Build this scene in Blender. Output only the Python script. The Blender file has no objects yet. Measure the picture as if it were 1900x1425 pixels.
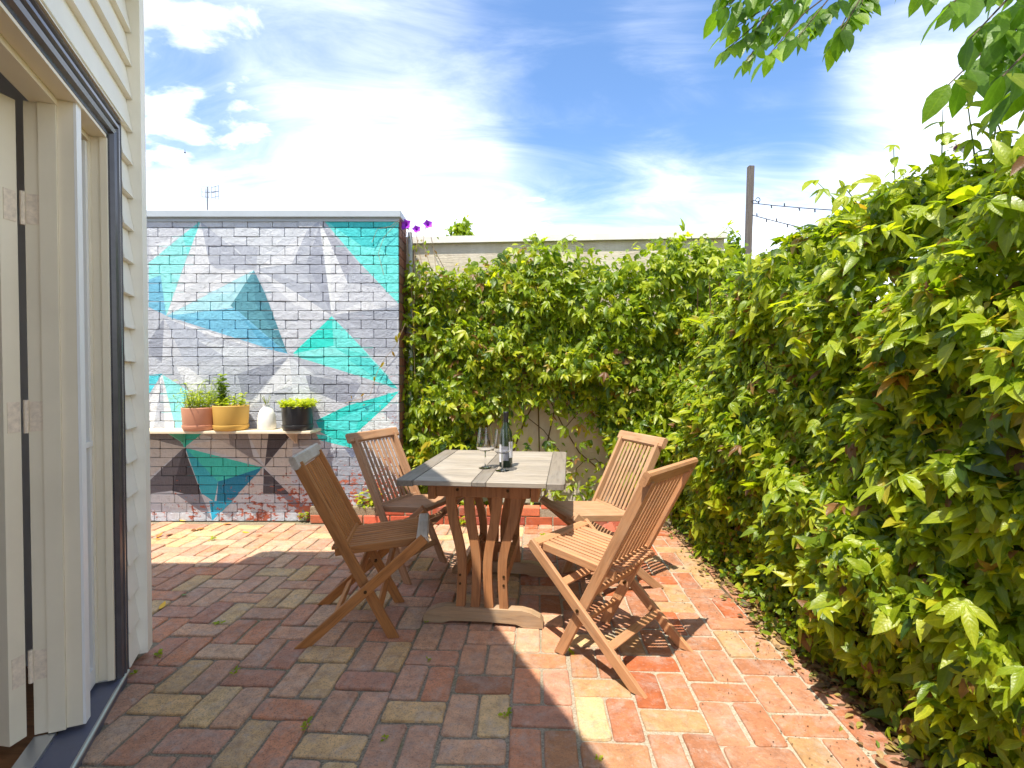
import bpy, math, random
import numpy as np
from mathutils import Vector, Matrix
random.seed(7); RNG = np.random.default_rng(11)
sc = bpy.context.scene
COL = sc.collection
# ------------------------------------------------------------------ camera, sky, sun, exposure
F, CH, W0, H0 = 930.0, 1.28, 1900.0, 1425.0
PIT = math.atan(17.5/F)
cam = bpy.data.cameras.new('camera'); camo = bpy.data.objects.new('camera', cam); COL.objects.link(camo)
cam.sensor_width = 36.0; cam.lens = 36.0*F/W0; cam.clip_start = .02; cam.clip_end = 2000
camo.location = (0, 0, CH); camo.rotation_euler = (math.pi/2-PIT, 0, 0)
sc.camera = camo
SUN = Vector((.2, .35, -1.0)).normalized()          # direction the light travels
wd = bpy.data.worlds.new('World'); sc.world = wd; wd.use_nodes = True
sl = bpy.data.lights.new('sun', 'SUN'); sl.energy = 2.0; sl.angle = math.radians(.5); sl.color = (1, .93, .80)
so = bpy.data.objects.new('sun', sl); COL.objects.link(so)
so.rotation_euler = SUN.to_track_quat('-Z', 'Y').to_euler(); so.location = (-2, -3, 9)
sc.view_settings.view_transform = 'Standard'; sc.view_settings.look = 'None'
sc.view_settings.exposure = 2.0; sc.view_settings.gamma = 1.0
sc.render.engine = 'CYCLES'
sc.cycles.max_bounces = 7; sc.cycles.diffuse_bounces = 3; sc.cycles.glossy_bounces = 3; sc.cycles.transmission_bounces = 7; sc.cycles.transparent_max_bounces = 6

def ray(px, py):
    a = (px-950)/F; b = (712.5-py)/F; c, s = math.cos(PIT), math.sin(PIT)
    return Vector((a, c+b*s, b*c-s))
def onz(px, py, z=0.0):
    r = ray(px, py); t = (z-CH)/r.z; return Vector((r.x*t, r.y*t, z))
def ony(px, py, y):
    r = ray(px, py); t = y/r.y; return Vector((r.x*t, y, CH+r.z*t))
def proj(p):
    c, s = math.cos(PIT), math.sin(PIT); z = p[2]-CH
    dep = p[1]*c-z*s; up = p[1]*s+z*c
    if dep < .05: return None
    return (950+F*p[0]/dep, 712.5-F*up/dep, dep)

def build_world():
    nt = wd.node_tree; nt.nodes.clear(); N = nt.nodes.new; L = nt.links.new
    def val(op, a, b=None, clamp=False):
        n = N('ShaderNodeMath'); n.operation = op; n.use_clamp = clamp
        for i, v in enumerate((a, b)):
            if v is None: continue
            if isinstance(v, (int, float)): n.inputs[i].default_value = v
            else: L(v, n.inputs[i])
        return n.outputs[0]
    def mapr(v, a, b, c=0., d=1., smooth=True):
        n = N('ShaderNodeMapRange'); n.interpolation_type = 'SMOOTHSTEP' if smooth else 'LINEAR'
        L(v, n.inputs['Value'])
        for k, x in zip(('From Min', 'From Max', 'To Min', 'To Max'), (a, b, c, d)): n.inputs[k].default_value = x
        return n.outputs[0]
    tc = N('ShaderNodeTexCoord'); D = tc.outputs['Generated']
    sky = N('ShaderNodeTexSky'); sky.sky_type = 'NISHITA'; sky.sun_disc = False
    sky.sun_elevation = math.asin(-SUN.z); sky.sun_rotation = math.atan2(-SUN.x, -SUN.y) % (2*math.pi)
    sky.air_density = 1.0; sky.dust_density = .6; sky.ozone_density = 4.0
    sx = N('ShaderNodeSeparateXYZ'); L(D, sx.inputs[0])
    zz = val('ADD', val('MAXIMUM', sx.outputs[2], .0), .16)
    cx = N('ShaderNodeCombineXYZ'); L(val('DIVIDE', sx.outputs[0], zz), cx.inputs[0]); L(val('DIVIDE', sx.outputs[1], zz), cx.inputs[1])
    def noise(scale, detail, rough, dist, stretch, rot, off):
        m = N('ShaderNodeMapping'); m.inputs['Scale'].default_value = stretch; m.inputs['Rotation'].default_value = (0, 0, rot); m.inputs['Location'].default_value = off
        L(cx.outputs[0], m.inputs['Vector'])
        n = N('ShaderNodeTexNoise'); n.inputs['Scale'].default_value = scale; n.inputs['Detail'].default_value = detail
        n.inputs['Roughness'].default_value = rough; n.inputs['Distortion'].default_value = dist
        L(m.outputs[0], n.inputs['Vector']); return n.outputs['Fac']
    big = noise(.9, 4, .55, .6, (1, 1, 1), .3, (3.1, 1.7, 0))
    wisp = noise(1.5, 10, .62, .9, (1.0, 2.6, 1), .75, (0.4, 5.2, 0))
    puff = noise(5.5, 8, .55, .25, (1, 1.25, 1), .0, (8.3, 2.2, 0))
    base = val('ADD', val('MULTIPLY', big, .45), val('MULTIPLY', wisp, .75))
    # the deep blue openings in the cloud sheet
    def gap(px, py, r0, r1, amt):
        d = ray(px, py).normalized()
        dn = N('ShaderNodeVectorMath'); dn.operation = 'DOT_PRODUCT'; L(D, dn.inputs[0]); dn.inputs[1].default_value = d
        return mapr(dn.outputs['Value'], math.cos(math.radians(r1)), math.cos(math.radians(r0)), 0, amt)
    b = base
    for g in ((1250, 120, 2, 20, .20), (1090, 240, 1, 10, .13), (1530, 90, 1, 13, .12), (1400, 250, 1, 8, .08), (1010, 40, 1, 9, .10), (345, 240, 1, 9, .16), (1560, 300, 1, 8, .10)): b = val('SUBTRACT', b, gap(*g))
    for g in ((660, 130, 2, 13, .08), (800, 330, 2, 12, .06), (1440, 245, 1, 5, .07), (1650, 230, 1, 8, .12), (1760, 120, 1, 10, .14), (1200, 320, 1, 6, .08)): b = val('ADD', b, gap(*g))
    hor = mapr(sx.outputs[2], .16, .50, .40, 0.)
    b = val('ADD', b, hor)
    cl = mapr(b, .30, 1.25, 0., .80)
    # small heaps of cumulus, mostly low on one side
    pm = val('ADD', gap(350, 110, 1, 11, .20), gap(980, 425, .5, 4.2, .30)); pm = val('ADD', pm, gap(290, 300, 1, 6, .18))
    cu = mapr(val('ADD', puff, pm), .60, .92, 0., .75)
    cum = mapr(val('ADD', pm, .0), .02, .10, 0., 1.)
    cu = val('MULTIPLY', cu, cum)
    cl2 = val('MAXIMUM', cl, cu)
    # cloud brightness varies a little with thickness
    br = mapr(val('ADD', val('MULTIPLY', puff, .6), val('MULTIPLY', wisp, .6)), .35, .85, .86, 1.08)
    cc = N('ShaderNodeMix'); cc.data_type = 'RGBA'; cc.inputs['Factor'].default_value = 1.; cc.blend_type = 'MULTIPLY'
    cc.inputs['A'].default_value = (4.95, 4.9, 4.9, 1)
    cb = N('ShaderNodeCombineColor'); [L(br, cb.inputs[i]) for i in range(3)]
    L(cb.outputs[0], cc.inputs['B'])
    mx = N('ShaderNodeMix'); mx.data_type = 'RGBA'
    L(val('MULTIPLY', cl2, .92), mx.inputs['Factor']); hs = N('ShaderNodeHueSaturation'); hs.inputs['Saturation'].default_value = 1.08; hs.inputs['Value'].default_value = .54; L(sky.outputs[0], hs.inputs['Color']); L(hs.outputs[0], mx.inputs['A']); L(cc.outputs['Result'], mx.inputs['B'])
    bg = N('ShaderNodeBackground'); bg.inputs['Strength'].default_value = .135; L(mx.outputs['Result'], bg.inputs['Color'])
    out = N('ShaderNodeOutputWorld'); L(bg.outputs[0], out.inputs['Surface'])
build_world()

# ------------------------------------------------------------------ helpers
def lin(r, g, b):
    f = lambda c: (c/255/12.92 if c/255 <= .04045 else ((c/255+.055)/1.055)**2.4)
    return (f(r), f(g), f(b))
def link(o, parent=None):
    COL.objects.link(o)
    if parent is not None: o.parent = parent
    return o
def tag(o, label=None, cat=None, group=None, kind=None):
    if label: o['label'] = label
    if cat: o['category'] = cat
    if group: o['group'] = group
    if kind: o['kind'] = kind
    return o
def empty(name, loc=(0, 0, 0), rz=0., parent=None):
    o = bpy.data.objects.new(name, None); o.location = loc; o.rotation_euler = (0, 0, rz); o.empty_display_size = .1
    return link(o, parent)
class MB:
    def __init__(s): s.v = []; s.f = []; s.c = []; s.cur = None
    def add(s, vs, fs, cols=None):
        b = len(s.v); s.v += [tuple(v) for v in vs]; s.f += [tuple(i+b for i in f) for f in fs]
        s.c += (cols if cols else [s.cur]*len(fs)); return s
    def box(s, lo, hi, ch=0.):
        x0, y0, z0 = lo; x1, y1, z1 = hi
        if ch <= 0:
            return s.add([(x0,y0,z0),(x1,y0,z0),(x1,y1,z0),(x0,y1,z0),(x0,y0,z1),(x1,y0,z1),(x1,y1,z1),(x0,y1,z1)],
                         [(0,3,2,1),(4,5,6,7),(0,1,5,4),(1,2,6,5),(2,3,7,6),(3,0,4,7)])
        c = min(ch, (x1-x0)/2.2, (y1-y0)/2.2, (z1-z0)/2.2)
        def ring(z, i): return [(x0+i,y0+c+ (0 if i==0 else 0),z),(x0+c+i*0,y0+i,z),(x1-c,y0+i,z),(x1-i,y0+c,z),(x1-i,y1-c,z),(x1-c,y1-i,z),(x0+c,y1-i,z),(x0+i,y1-c,z)]
        return s.rings([ring(z0, c*.7), ring(z0+c, 0), ring(z1-c, 0), ring(z1, c*.7)])
    def rings(s, rs, closed=True, caps=True):
        n = len(rs[0]); vs = [p for r in rs for p in r]; fs = []
        for k in range(len(rs)-1):
            for i in range(n if closed else n-1):
                j = (i+1) % n; fs.append((k*n+i, k*n+j, (k+1)*n+j, (k+1)*n+i))
        if caps and closed:
            fs.append(tuple(range(n-1, -1, -1))); fs.append(tuple((len(rs)-1)*n+i for i in range(n)))
        return s.add(vs, fs)
    def bar(s, p0, p1, side, w, t, ch=.003, cut0=None, cut1=None):
        """bar from p0 to p1; width w along `side`, thickness t along the third axis; cut: z plane the end is sawn at"""
        p0, p1 = Vector(p0), Vector(p1); a = (p1-p0).normalized(); sd = Vector(side); sd = (sd-a*sd.dot(a)).normalized(); nn = a.cross(sd)
        w /= 2; t /= 2; c = min(ch, w*.6, t*.6)
        prof = [(-w+c,-t),(w-c,-t),(w,-t+c),(w,t-c),(w-c,t),(-w+c,t),(-w,t-c),(-w,-t+c)]
        def ring(p, cut):
            r = []
            for x, y in prof:
                q = p+sd*x+nn*y
                if cut is not None: q = q+a*((cut-q.z)/a.z)
                r.append(tuple(q))
            return r
        return s.rings([ring(p0, cut0), ring(p1, cut1)])
    def tube(s, pts, rad, n=6):
        pts = [Vector(p) for p in pts]; rs = []
        rads = rad if isinstance(rad, (list, tuple)) else [rad]*len(pts)
        up = Vector((.13, .21, .97))
        for i, p in enumerate(pts):
            d = (pts[min(i+1, len(pts)-1)]-pts[max(i-1, 0)])
            if d.length < 1e-7: d = Vector((0, 0, 1))
            d.normalize(); u = d.cross(up)
            if u.length < .05: u = d.cross(Vector((1, 0, 0)))
            u.normalize(); v = d.cross(u)
            rs.append([tuple(p+(u*math.cos(2*math.pi*k/n)+v*math.sin(2*math.pi*k/n))*rads[i]) for k in range(n)])
        return s.rings(rs)
    def lathe(s, prof, n=28, cen=(0, 0, 0), caps=True):
        rs = [[(cen[0]+r*math.cos(2*math.pi*k/n), cen[1]+r*math.sin(2*math.pi*k/n), cen[2]+z) for k in range(n)] for r, z in prof]
        return s.rings(rs, caps=caps)
    def mesh(s, name, mat=None, smooth=False):
        m = bpy.data.meshes.new(name); m.from_pydata(s.v, [], s.f)
        if any(c is not None for c in s.c):
            at = m.attributes.new('Col', 'FLOAT_COLOR', 'FACE')
            at.data.foreach_set('color', np.array([(*(c or (1, 1, 1)), 1.)[:4] for c in s.c], dtype=np.float32).ravel())
        if mat: m.materials.append(mat)
        if smooth: m.shade_smooth()
        m.update(); return m
    def build(s, name, mat, parent=None, smooth=False, loc=None):
        o = bpy.data.objects.new(name, s.mesh(name, mat, smooth)); link(o, parent)
        if loc: o.location = loc
        return o
def smooth_angle(o, deg=40):
    m = o.data; m.shade_smooth()
    try: m.set_sharp_from_angle(angle=math.radians(deg))
    except Exception: pass
    return o

# ------------------------------------------------------------------ materials
class NT:
    def __init__(s, name):
        s.m = bpy.data.materials.new(name); s.m.use_nodes = True; s.t = s.m.node_tree; s.t.nodes.clear()
        s.bsdf = s.n('ShaderNodeBsdfPrincipled'); s.out = s.n('ShaderNodeOutputMaterial'); s.l(s.bsdf.outputs[0], s.out.inputs['Surface'])
    def n(s, t): return s.t.nodes.new(t)
    def l(s, a, b): s.t.links.new(a, b)
    def coord(s, kind='Object', scale=(1, 1, 1), rot=(0, 0, 0)):
        c = s.n('ShaderNodeTexCoord'); m = s.n('ShaderNodeMapping'); m.inputs['Scale'].default_value = scale; m.inputs['Rotation'].default_value = rot
        s.l(c.outputs[kind], m.inputs['Vector']); return m.outputs[0]
    def world(s, scale=(1, 1, 1)):
        g = s.n('ShaderNodeNewGeometry'); m = s.n('ShaderNodeMapping'); m.inputs['Scale'].default_value = scale
        s.l(g.outputs['Position'], m.inputs['Vector']); return m.outputs[0]
    def noise(s, vec, scale, detail=4, rough=.55, dist=0.):
        n = s.n('ShaderNodeTexNoise'); n.inputs['Scale'].default_value = scale; n.inputs['Detail'].default_value = detail
        n.inputs['Roughness'].default_value = rough; n.inputs['Distortion'].default_value = dist; s.l(vec, n.inputs['Vector']); return n.outputs['Fac']
    def ramp(s, fac, stops, interp='LINEAR'):
        r = s.n('ShaderNodeValToRGB'); r.color_ramp.interpolation = interp; e = r.color_ramp.elements
        while len(e) < len(stops): e.new(.5)
        for x, (p, c) in zip(e, stops): x.position = p; x.color = (*c, 1) if len(c) == 3 else c
        s.l(fac, r.inputs[0]); return r.outputs['Color']
    def rng(s, fac, a, b, c=0., d=1.):
        n = s.n('ShaderNodeMapRange'); s.l(fac, n.inputs['Value'])
        for k, x in zip(('From Min', 'From Max', 'To Min', 'To Max'), (a, b, c, d)): n.inputs[k].default_value = x
        return n.outputs[0]
    def mul(s, a, b, op='MULTIPLY'):
        n = s.n('ShaderNodeMath'); n.operation = op
        for i, v in enumerate((a, b)):
            if isinstance(v, (int, float)): n.inputs[i].default_value = v
            else: s.l(v, n.inputs[i])
        return n.outputs[0]
    def mix(s, fac, a, b, mode='MIX'):
        n = s.n('ShaderNodeMix'); n.data_type = 'RGBA'; n.blend_type = mode
        for k, v in (('Factor', fac), ('A', a), ('B', b)):
            if isinstance(v, (int, float)): n.inputs[k].default_value = v
            elif isinstance(v, tuple): n.inputs[k].default_value = (*v, 1) if len(v) == 3 else v
            else: s.l(v, n.inputs[k])
        return n.outputs['Result']
    def col(s, v):
        if isinstance(v, tuple): s.bsdf.inputs['Base Color'].default_value = (*v, 1)
        else: s.l(v, s.bsdf.inputs['Base Color'])
    def bump(s, h, strength=.4, dist=.01):
        b = s.n('ShaderNodeBump'); b.inputs['Strength'].default_value = strength; b.inputs['Distance'].default_value = dist
        s.l(h, b.inputs['Height']); s.l(b.outputs[0], s.bsdf.inputs['Normal']); return b
    def rough(s, v, spec=None):
        if isinstance(v, (int, float)): s.bsdf.inputs['Roughness'].default_value = v
        else: s.l(v, s.bsdf.inputs['Roughness'])
        if spec is not None: s.bsdf.inputs['Specular IOR Level'].default_value = spec
    def attr(s, name='Col'):
        a = s.n('ShaderNodeAttribute'); a.attribute_name = name; return a.outputs['Color']
    def objcol(s):
        a = s.n('ShaderNodeObjectInfo'); return a.outputs['Color']
    def objrand(s):
        a = s.n('ShaderNodeObjectInfo'); return a.outputs['Random']

def mat_plain(name, c, rough=.5, spec=.5, metal=0., var=.12, scale=6., bump=.05):
    m = NT(name); v = m.world(); n = m.noise(v, scale, 5, .6)
    d = tuple(x*(1-var) for x in c); l = tuple(min(1, x*(1+var)) for x in c)
    m.col(m.ramp(n, [(.3, d), (.7, l)])); m.rough(rough, spec); m.bsdf.inputs['Metallic'].default_value = metal
    if bump: m.bump(m.noise(v, scale*30, 3), bump, .004)
    return m.m
def mat_wood(name, light, dark, grey=None, greyamt=0., axis=0, rough=.55):
    """wood grain along the object's own x (0) or y (1) or z (2) axis; weathering by a coarse noise"""
    m = NT(name); st = [14, 14, 14]; st[axis] = 1.1
    v = m.coord('Object', tuple(st)); r = m.objrand()
    ad = m.n('ShaderNodeVectorMath'); ad.operation = 'ADD'; m.l(v, ad.inputs[0])
    cb = m.n('ShaderNodeCombineXYZ'); m.l(m.mul(r, 37.), cb.inputs[0]); m.l(m.mul(r, 53.), cb.inputs[1]); m.l(cb.outputs[0], ad.inputs[1])
    g = m.noise(ad.outputs[0], 4., 6, .62, .6); fine = m.noise(ad.outputs[0], 22., 3, .6)
    c = m.ramp(g, [(.28, dark), (.52, light), (.75, tuple(min(1, x*1.12) for x in light))])
    c = m.mix(m.rng(fine, .3, .7, 0, .35), c, dark)
    tone = m.ramp(r, [(0, (.84, .84, .84)), (1, (1.12, 1.1, 1.06))]); c = m.mix(1., c, tone, 'MULTIPLY')
    if grey:
        w = m.noise(m.coord('Object', (1, 1, 1)), 5., 5, .6); gf = m.rng(m.mul(w, m.rng(fine, .2, .8, .6, 1.3)), .42, .75, greyamt*.35, greyamt)
        c = m.mix(gf, c, grey)
    m.col(c); m.rough(rough, .35); m.bump(m.mul(fine, g, 'ADD'), .25, .003)
    return m.m
def brick_nodes(m, base, v, speck=.5):
    n1 = m.noise(v, 16., 6, .65); n2 = m.noise(v, 70., 4, .6); n3 = m.noise(v, 240., 2, .5)
    c = m.mix(1., base, m.ramp(n1, [(.25, (.74, .72, .72)), (.5, (1, 1, 1)), (.78, (1.2, 1.2, 1.18))]), 'MULTIPLY')
    c = m.mix(m.mul(m.rng(n2, .50, .72), speck), c, (.16, .135, .12))            # grime sitting in the pores
    c = m.mix(m.mul(m.rng(n3, .58, .70), speck*.8), c, (.085, .07, .065))
    dust = m.noise(v, 7., 5, .7)
    c = m.mix(m.mul(m.rng(dust, .52, .80), .45), c, (.46, .41, .37))             # pale mortar dust
    return c, n1, n2
def mat_paver(name, src):
    m = NT(name); v = m.world(); base = m.objcol() if src == 'obj' else m.attr()
    # old trampled side is grimier than the side along the hedge
    sx = m.n('ShaderNodeSeparateXYZ'); m.l(m.world(), sx.inputs[0])
    sp = m.rng(sx.outputs[0], -.5, .7, .78, .16)
    n1 = m.noise(v, 14., 6, .65); n2 = m.noise(v, 55., 5, .7); n3 = m.noise(v, 190., 2, .5)
    c = m.mix(1., base, m.ramp(n1, [(.25, (.76, .74, .74)), (.5, (1, 1, 1)), (.78, (1.16, 1.16, 1.14))]), 'MULTIPLY')
    c = m.mix(m.mul(m.rng(n2, .50, .70), m.mul(sp, .62)), c, (.19, .155, .135))
    c = m.mix(m.mul(m.rng(n3, .55, .68), m.mul(sp, .70)), c, (.085, .07, .06))
    dust = m.noise(v, 9., 7, .78, .4); c = m.mix(m.mul(m.rng(dust, .47, .70), .62), c, (.44, .375, .325))
    pat = m.noise(v, 3.2, 4, .6); c = m.mix(m.mul(m.rng(pat, .52, .72), m.mul(sp, .45)), c, (.20, .17, .145))
    wht = m.noise(v, 30., 6, .75); c = m.mix(m.mul(m.rng(wht, .58, .72), .5), c, (.55, .49, .43)); mot = m.noise(v, 22., 5, .7, .8); c = m.mix(1., c, m.ramp(mot, [(.28, (.80, .75, .72)), (.5, (1, 1, 1)), (.72, (1.12, 1.10, 1.06))]), 'MULTIPLY')
    m.col(c); m.rough(.85, .25); m.bump(m.mul(n2, m.mul(n1, .9), 'ADD'), .9, .008)
    return m.m
def mat_wallbrick(name):
    """painted brick: the mural colour is carried per face, worn back to red brick low down and by the wall's end"""
    m = NT(name); v = m.world(); c = m.attr()
    n1 = m.noise(v, 22., 6, .65); n2 = m.noise(v, 90., 4, .6)
    c = m.mix(1., c, m.ramp(n1, [(.25, (.84, .84, .85)), (.5, (.98, .98, .98)), (.8, (1.07, 1.07, 1.06))]), 'MULTIPLY')
    sx = m.n('ShaderNodeSeparateXYZ'); m.l(m.world(), sx.inputs[0])
    low = m.rng(sx.outputs[2], .12, .60, .20, 0.); right = m.mul(m.rng(sx.outputs[0], -2.3, -1.2, 0., .15), m.rng(sx.outputs[2], .5, 1.6, 1.0, .12))
    wear = m.noise(m.world((1, 1, 1.6)), 17., 6, .70, .5); big = m.noise(v, 4., 2, .5)
    f = m.rng(m.mul(m.mul(wear, m.mul(big, .35), 'ADD'), m.mul(low, right, 'ADD'), 'ADD'), .91, .96)
    red = m.ramp(n1, [(.3, lin(138, 66, 48)), (.7, lin(184, 104, 78))])
    c = m.mix(f, c, red)
    spot = m.noise(v, 60., 3, .5); c = m.mix(m.mul(m.rng(spot, .70, .76), .6), c, (.08, .07, .075))
    m.col(c); crk = m.noise(v, 34., 6, .75, 1.2); c = m.mix(m.mul(m.rng(crk, .62, .70), .35), c, (.20, .19, .20)); m.col(c); m.rough(.62, .35); m.bump(m.mul(n2, m.mul(n1, 1.8), 'ADD'), .9, .008)
    return m.m
def mat_leaf(name, src, gloss=.35, trans=.56, stops=None):
    m = NT(name)
    if src == 'obj': r = m.objcol()
    else: r = m.attr()
    sx = m.n('ShaderNodeSeparateColor'); m.l(r, sx.inputs[0]); f = sx.outputs[0]
    stops = stops or [(0., (.042, .100, .018)), (.28, (.165, .265, .018)), (.55, (.33, .43, .018)), (.86, (.50, .55, .035)), (.905, (.42, .36, .03)), (.945, (.44, .28, .05)), (.97, (.30, .155, .06)), (1., (.20, .10, .05))]
    c = m.ramp(f, stops)
    n = m.noise(m.world(), 60., 3, .6); c = m.mix(1., c, m.ramp(n, [(.3, (.86, .88, .8)), (.7, (1.1, 1.08, 1.0))]), 'MULTIPLY')
    m.col(c); m.rough(m.rng(n, .3, .7, gloss-.06, gloss+.12), .55)
    la = m.n('ShaderNodeAttribute'); la.attribute_name = 'luv'; ls = m.n('ShaderNodeSeparateXYZ'); m.l(la.outputs['Vector'], ls.inputs[0])
    au = m.mul(ls.outputs[0], 0., 'ADD'); ab = m.n('ShaderNodeMath'); ab.operation = 'ABSOLUTE'; m.l(au, ab.inputs[0])
    ph_ = m.mul(m.mul(m.mul(ls.outputs[1], 9.), m.mul(ab.outputs[0], -1.9), 'ADD'), 6.2832); sn_ = m.n('ShaderNodeMath'); sn_.operation = 'SINE'; m.l(ph_, sn_.inputs[0])
    vein = m.rng(sn_.outputs[0], .86, 1., 0., .40); rib = m.rng(ab.outputs[0], .0, .13, .9, 0.)
    vr = m.mul(vein, rib, 'MAXIMUM'); c = m.mix(m.mul(vr, .36), c, m.mix(1., c, (1.9, 1.65, 1.8), 'MULTIPLY')); m.col(c)
    vn = m.noise(m.world((1, 1, 1)), 110., 2, .5); m.bump(m.mul(vn, m.mul(sn_.outputs[0], .10), 'ADD'), .40, .0025)
    tr = m.n('ShaderNodeBsdfTranslucent'); m.l(m.mix(1., c, (1.45, 1.45, .5), 'MULTIPLY'), tr.inputs['Color'])
    ms = m.n('ShaderNodeMixShader'); ms.inputs[0].default_value = trans; m.l(m.bsdf.outputs[0], ms.inputs[1]); m.l(tr.outputs[0], ms.inputs[2]); m.l(ms.outputs[0], m.out.inputs['Surface'])
    return m.m
def mat_ground(name, a, b, c3, scale, bump=.6):
    m = NT(name); v = m.world(); n = m.noise(v, scale, 7, .65); n2 = m.noise(v, scale*9, 4, .6)
    c = m.ramp(n, [(.25, a), (.55, b), (.8, c3)]); c = m.mix(m.rng(n2, .45, .75, 0, .6), c, a); m.col(c); m.rough(.95, .1); m.bump(m.mul(n2, n, 'ADD'), bump, .01); return m.m
def mat_glass(name, c=(1, 1, 1), rough=0., ior=1.45):
    m = NT(name); m.bsdf.inputs['Transmission Weight'].default_value = 1.; m.col(c); m.rough(rough); m.bsdf.inputs['IOR'].default_value = ior; return m.m
def mat_render(name):
    m = NT(name); v = m.world(); n = m.noise(m.world((1, 1, .35)), 3.5, 6, .65); n2 = m.noise(v, 45., 4, .6); ln = m.noise(m.world((.6, 1, 7)), 8., 3, .6, 1.2)
    c = m.ramp(n, [(.3, lin(184, 170, 150)), (.6, lin(212, 202, 186)), (.8, lin(222, 214, 202))]); c = m.mix(m.rng(n2, .6, .8, 0, .3), c, lin(150, 136, 116))
    m.col(c); m.rough(.9, .15); m.bump(m.mul(n2, m.mul(ln, 1.5), 'ADD'), .35, .01); return m.m
def mat_floorwood():
    m = NT('interior floorboards'); v = m.world((1, 1, 1)); g = m.noise(m.world((3, 22, 1)), 3., 5, .6); m.col(m.ramp(g, [(.3, lin(110, 70, 40)), (.7, lin(160, 112, 70))])); m.rough(.35); return m.m

M = {}
M['paver'] = mat_paver('old brick paver', 'obj'); M['paver_far'] = mat_paver('old brick paver joined', 'attr')
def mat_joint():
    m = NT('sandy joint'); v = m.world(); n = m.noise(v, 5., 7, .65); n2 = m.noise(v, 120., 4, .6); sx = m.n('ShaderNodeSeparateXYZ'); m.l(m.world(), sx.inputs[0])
    right = m.rng(m.mul(sx.outputs[0], m.mul(n, .8), 'ADD'), .0, 1.1)  # joints painted brighter toward the sunny side, along with sandy and dirt tones
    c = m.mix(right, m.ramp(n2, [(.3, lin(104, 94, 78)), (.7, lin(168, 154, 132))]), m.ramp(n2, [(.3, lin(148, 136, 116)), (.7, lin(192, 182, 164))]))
    moss = m.noise(v, 3.3, 5, .7); c = m.mix(m.mul(m.rng(moss, .55, .72), .55), c, lin(104, 108, 58)); m.col(c); m.rough(.95, .1); m.bump(n2, .6, .01); return m.m
M['joint'] = mat_joint()
M['soil'] = mat_ground('garden soil', lin(58, 44, 32), lin(96, 76, 56), lin(130, 108, 82), 9.)
M['land'] = mat_ground('dry ground', lin(96, 92, 70), lin(120, 112, 84), lin(132, 124, 96), .4)
M['mural'] = mat_wallbrick('mural painted brick')
M['mortar'] = mat_plain('dark mortar', lin(112, 108, 106), .9, .1, var=.3, scale=14., bump=.5)
M['redbrick'] = None
def _rb():
    m = NT('red edging brick'); c, a, b = brick_nodes(m, m.objcol(), m.world(), .35); m.col(c); m.rough(.85, .2); m.bump(b, .4, .005); return m.m
M['redbrick'] = _rb()
M['coping'] = mat_plain('grey metal flashing', lin(176, 184, 190), .45, .5, .0, .05, 3., .03)
M['render'] = mat_render('cream rendered wall')
M['capstone'] = mat_plain('white capping', lin(226, 222, 214), .8, .2, var=.1, scale=7., bump=.2)
M['cream'] = mat_plain('cream gloss paint', lin(243, 231, 205), .42, .45, var=.05, scale=3., bump=.03)
M['board'] = mat_plain('cream weatherboard paint', lin(246, 241, 226), .5, .4, var=.04, scale=4., bump=.04)
M['white'] = mat_plain('white trim paint', lin(248, 247, 243), .45, .45, var=.03, scale=4., bump=.03)
M['dark_trim'] = mat_plain('charcoal fluted trim', lin(78, 76, 80), .22, .6, var=.2, scale=9., bump=.05)
M['sill'] = mat_plain('blue grey threshold', lin(92, 94, 110), .3, .5, var=.1, scale=10., bump=.03)
M['alu'] = mat_plain('aluminium strip', lin(200, 202, 204), .35, .5, .8, .05, 10., .02)
M['hinge'] = mat_plain('painted rusty hinge', lin(240, 222, 198), .5, .4, var=.16, scale=60., bump=.1)
M['rust'] = mat_plain('rust', lin(140, 74, 44), .8, .2, var=.3, scale=80.)
M['inside'] = mat_plain('grey interior plaster', lin(206, 204, 204), .8, .2, var=.04)
M['roofing'] = mat_plain('grey roof sheet', lin(120, 126, 130), .5, .4, var=.06)
M['floorwood'] = mat_floorwood()
M['pane'] = mat_glass('window glass')
M['teak'] = mat_wood('golden teak', lin(200, 142, 96), lin(148, 94, 56), lin(188, 158, 128), .55)
M['teak2'] = mat_wood('pale teak', lin(192, 144, 104), lin(142, 98, 66), lin(190, 166, 138), .6)
M['teak_brown'] = mat_wood('brown teak', lin(186, 122, 64), lin(132, 80, 38), lin(176, 146, 112), .22)
M['teak_old'] = mat_wood('greyed teak', lin(176, 128, 90), lin(126, 86, 58), lin(180, 156, 132), .45)
M['teak_rail'] = mat_wood('bleached teak', lin(190, 172, 148), lin(140, 116, 92), lin(206, 200, 192), .9)
M['table_slat'] = mat_wood('silvered teak', lin(164, 152, 136), lin(98, 86, 74), lin(176, 170, 162), .62)
M['table_dark'] = mat_wood('dark silvered teak', lin(138, 126, 112), lin(92, 80, 70), lin(140, 136, 130), .7)
M['table_leg'] = mat_wood('red teak leg', lin(178, 120, 76), lin(124, 76, 44), lin(176, 142, 108), .35, 2)
M['table_foot'] = mat_wood('worn teak runner', lin(176, 142, 104), lin(128, 98, 70), lin(176, 164, 148), .6)
M['brass'] = mat_plain('tarnished bolt', lin(92, 70, 44), .45, .5, .8)
M['pot_pink'] = mat_plain('terracotta pink pot', lin(206, 146, 116), .6, .35, var=.05)
M['pot_yellow'] = mat_plain('mustard pot', lin(212, 168, 84), .55, .35, var=.05)
M['pot_white'] = mat_plain('white stoneware', lin(232, 230, 224), .5, .4, var=.06, scale=30.)
M['pot_black'] = mat_plain('black plastic pot', lin(50, 50, 52), .35, .5, var=.1)
M['shelfwood'] = mat_plain('cream shelf board', lin(222, 208, 180), .7, .3, var=.1, scale=12., bump=.2)
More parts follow.
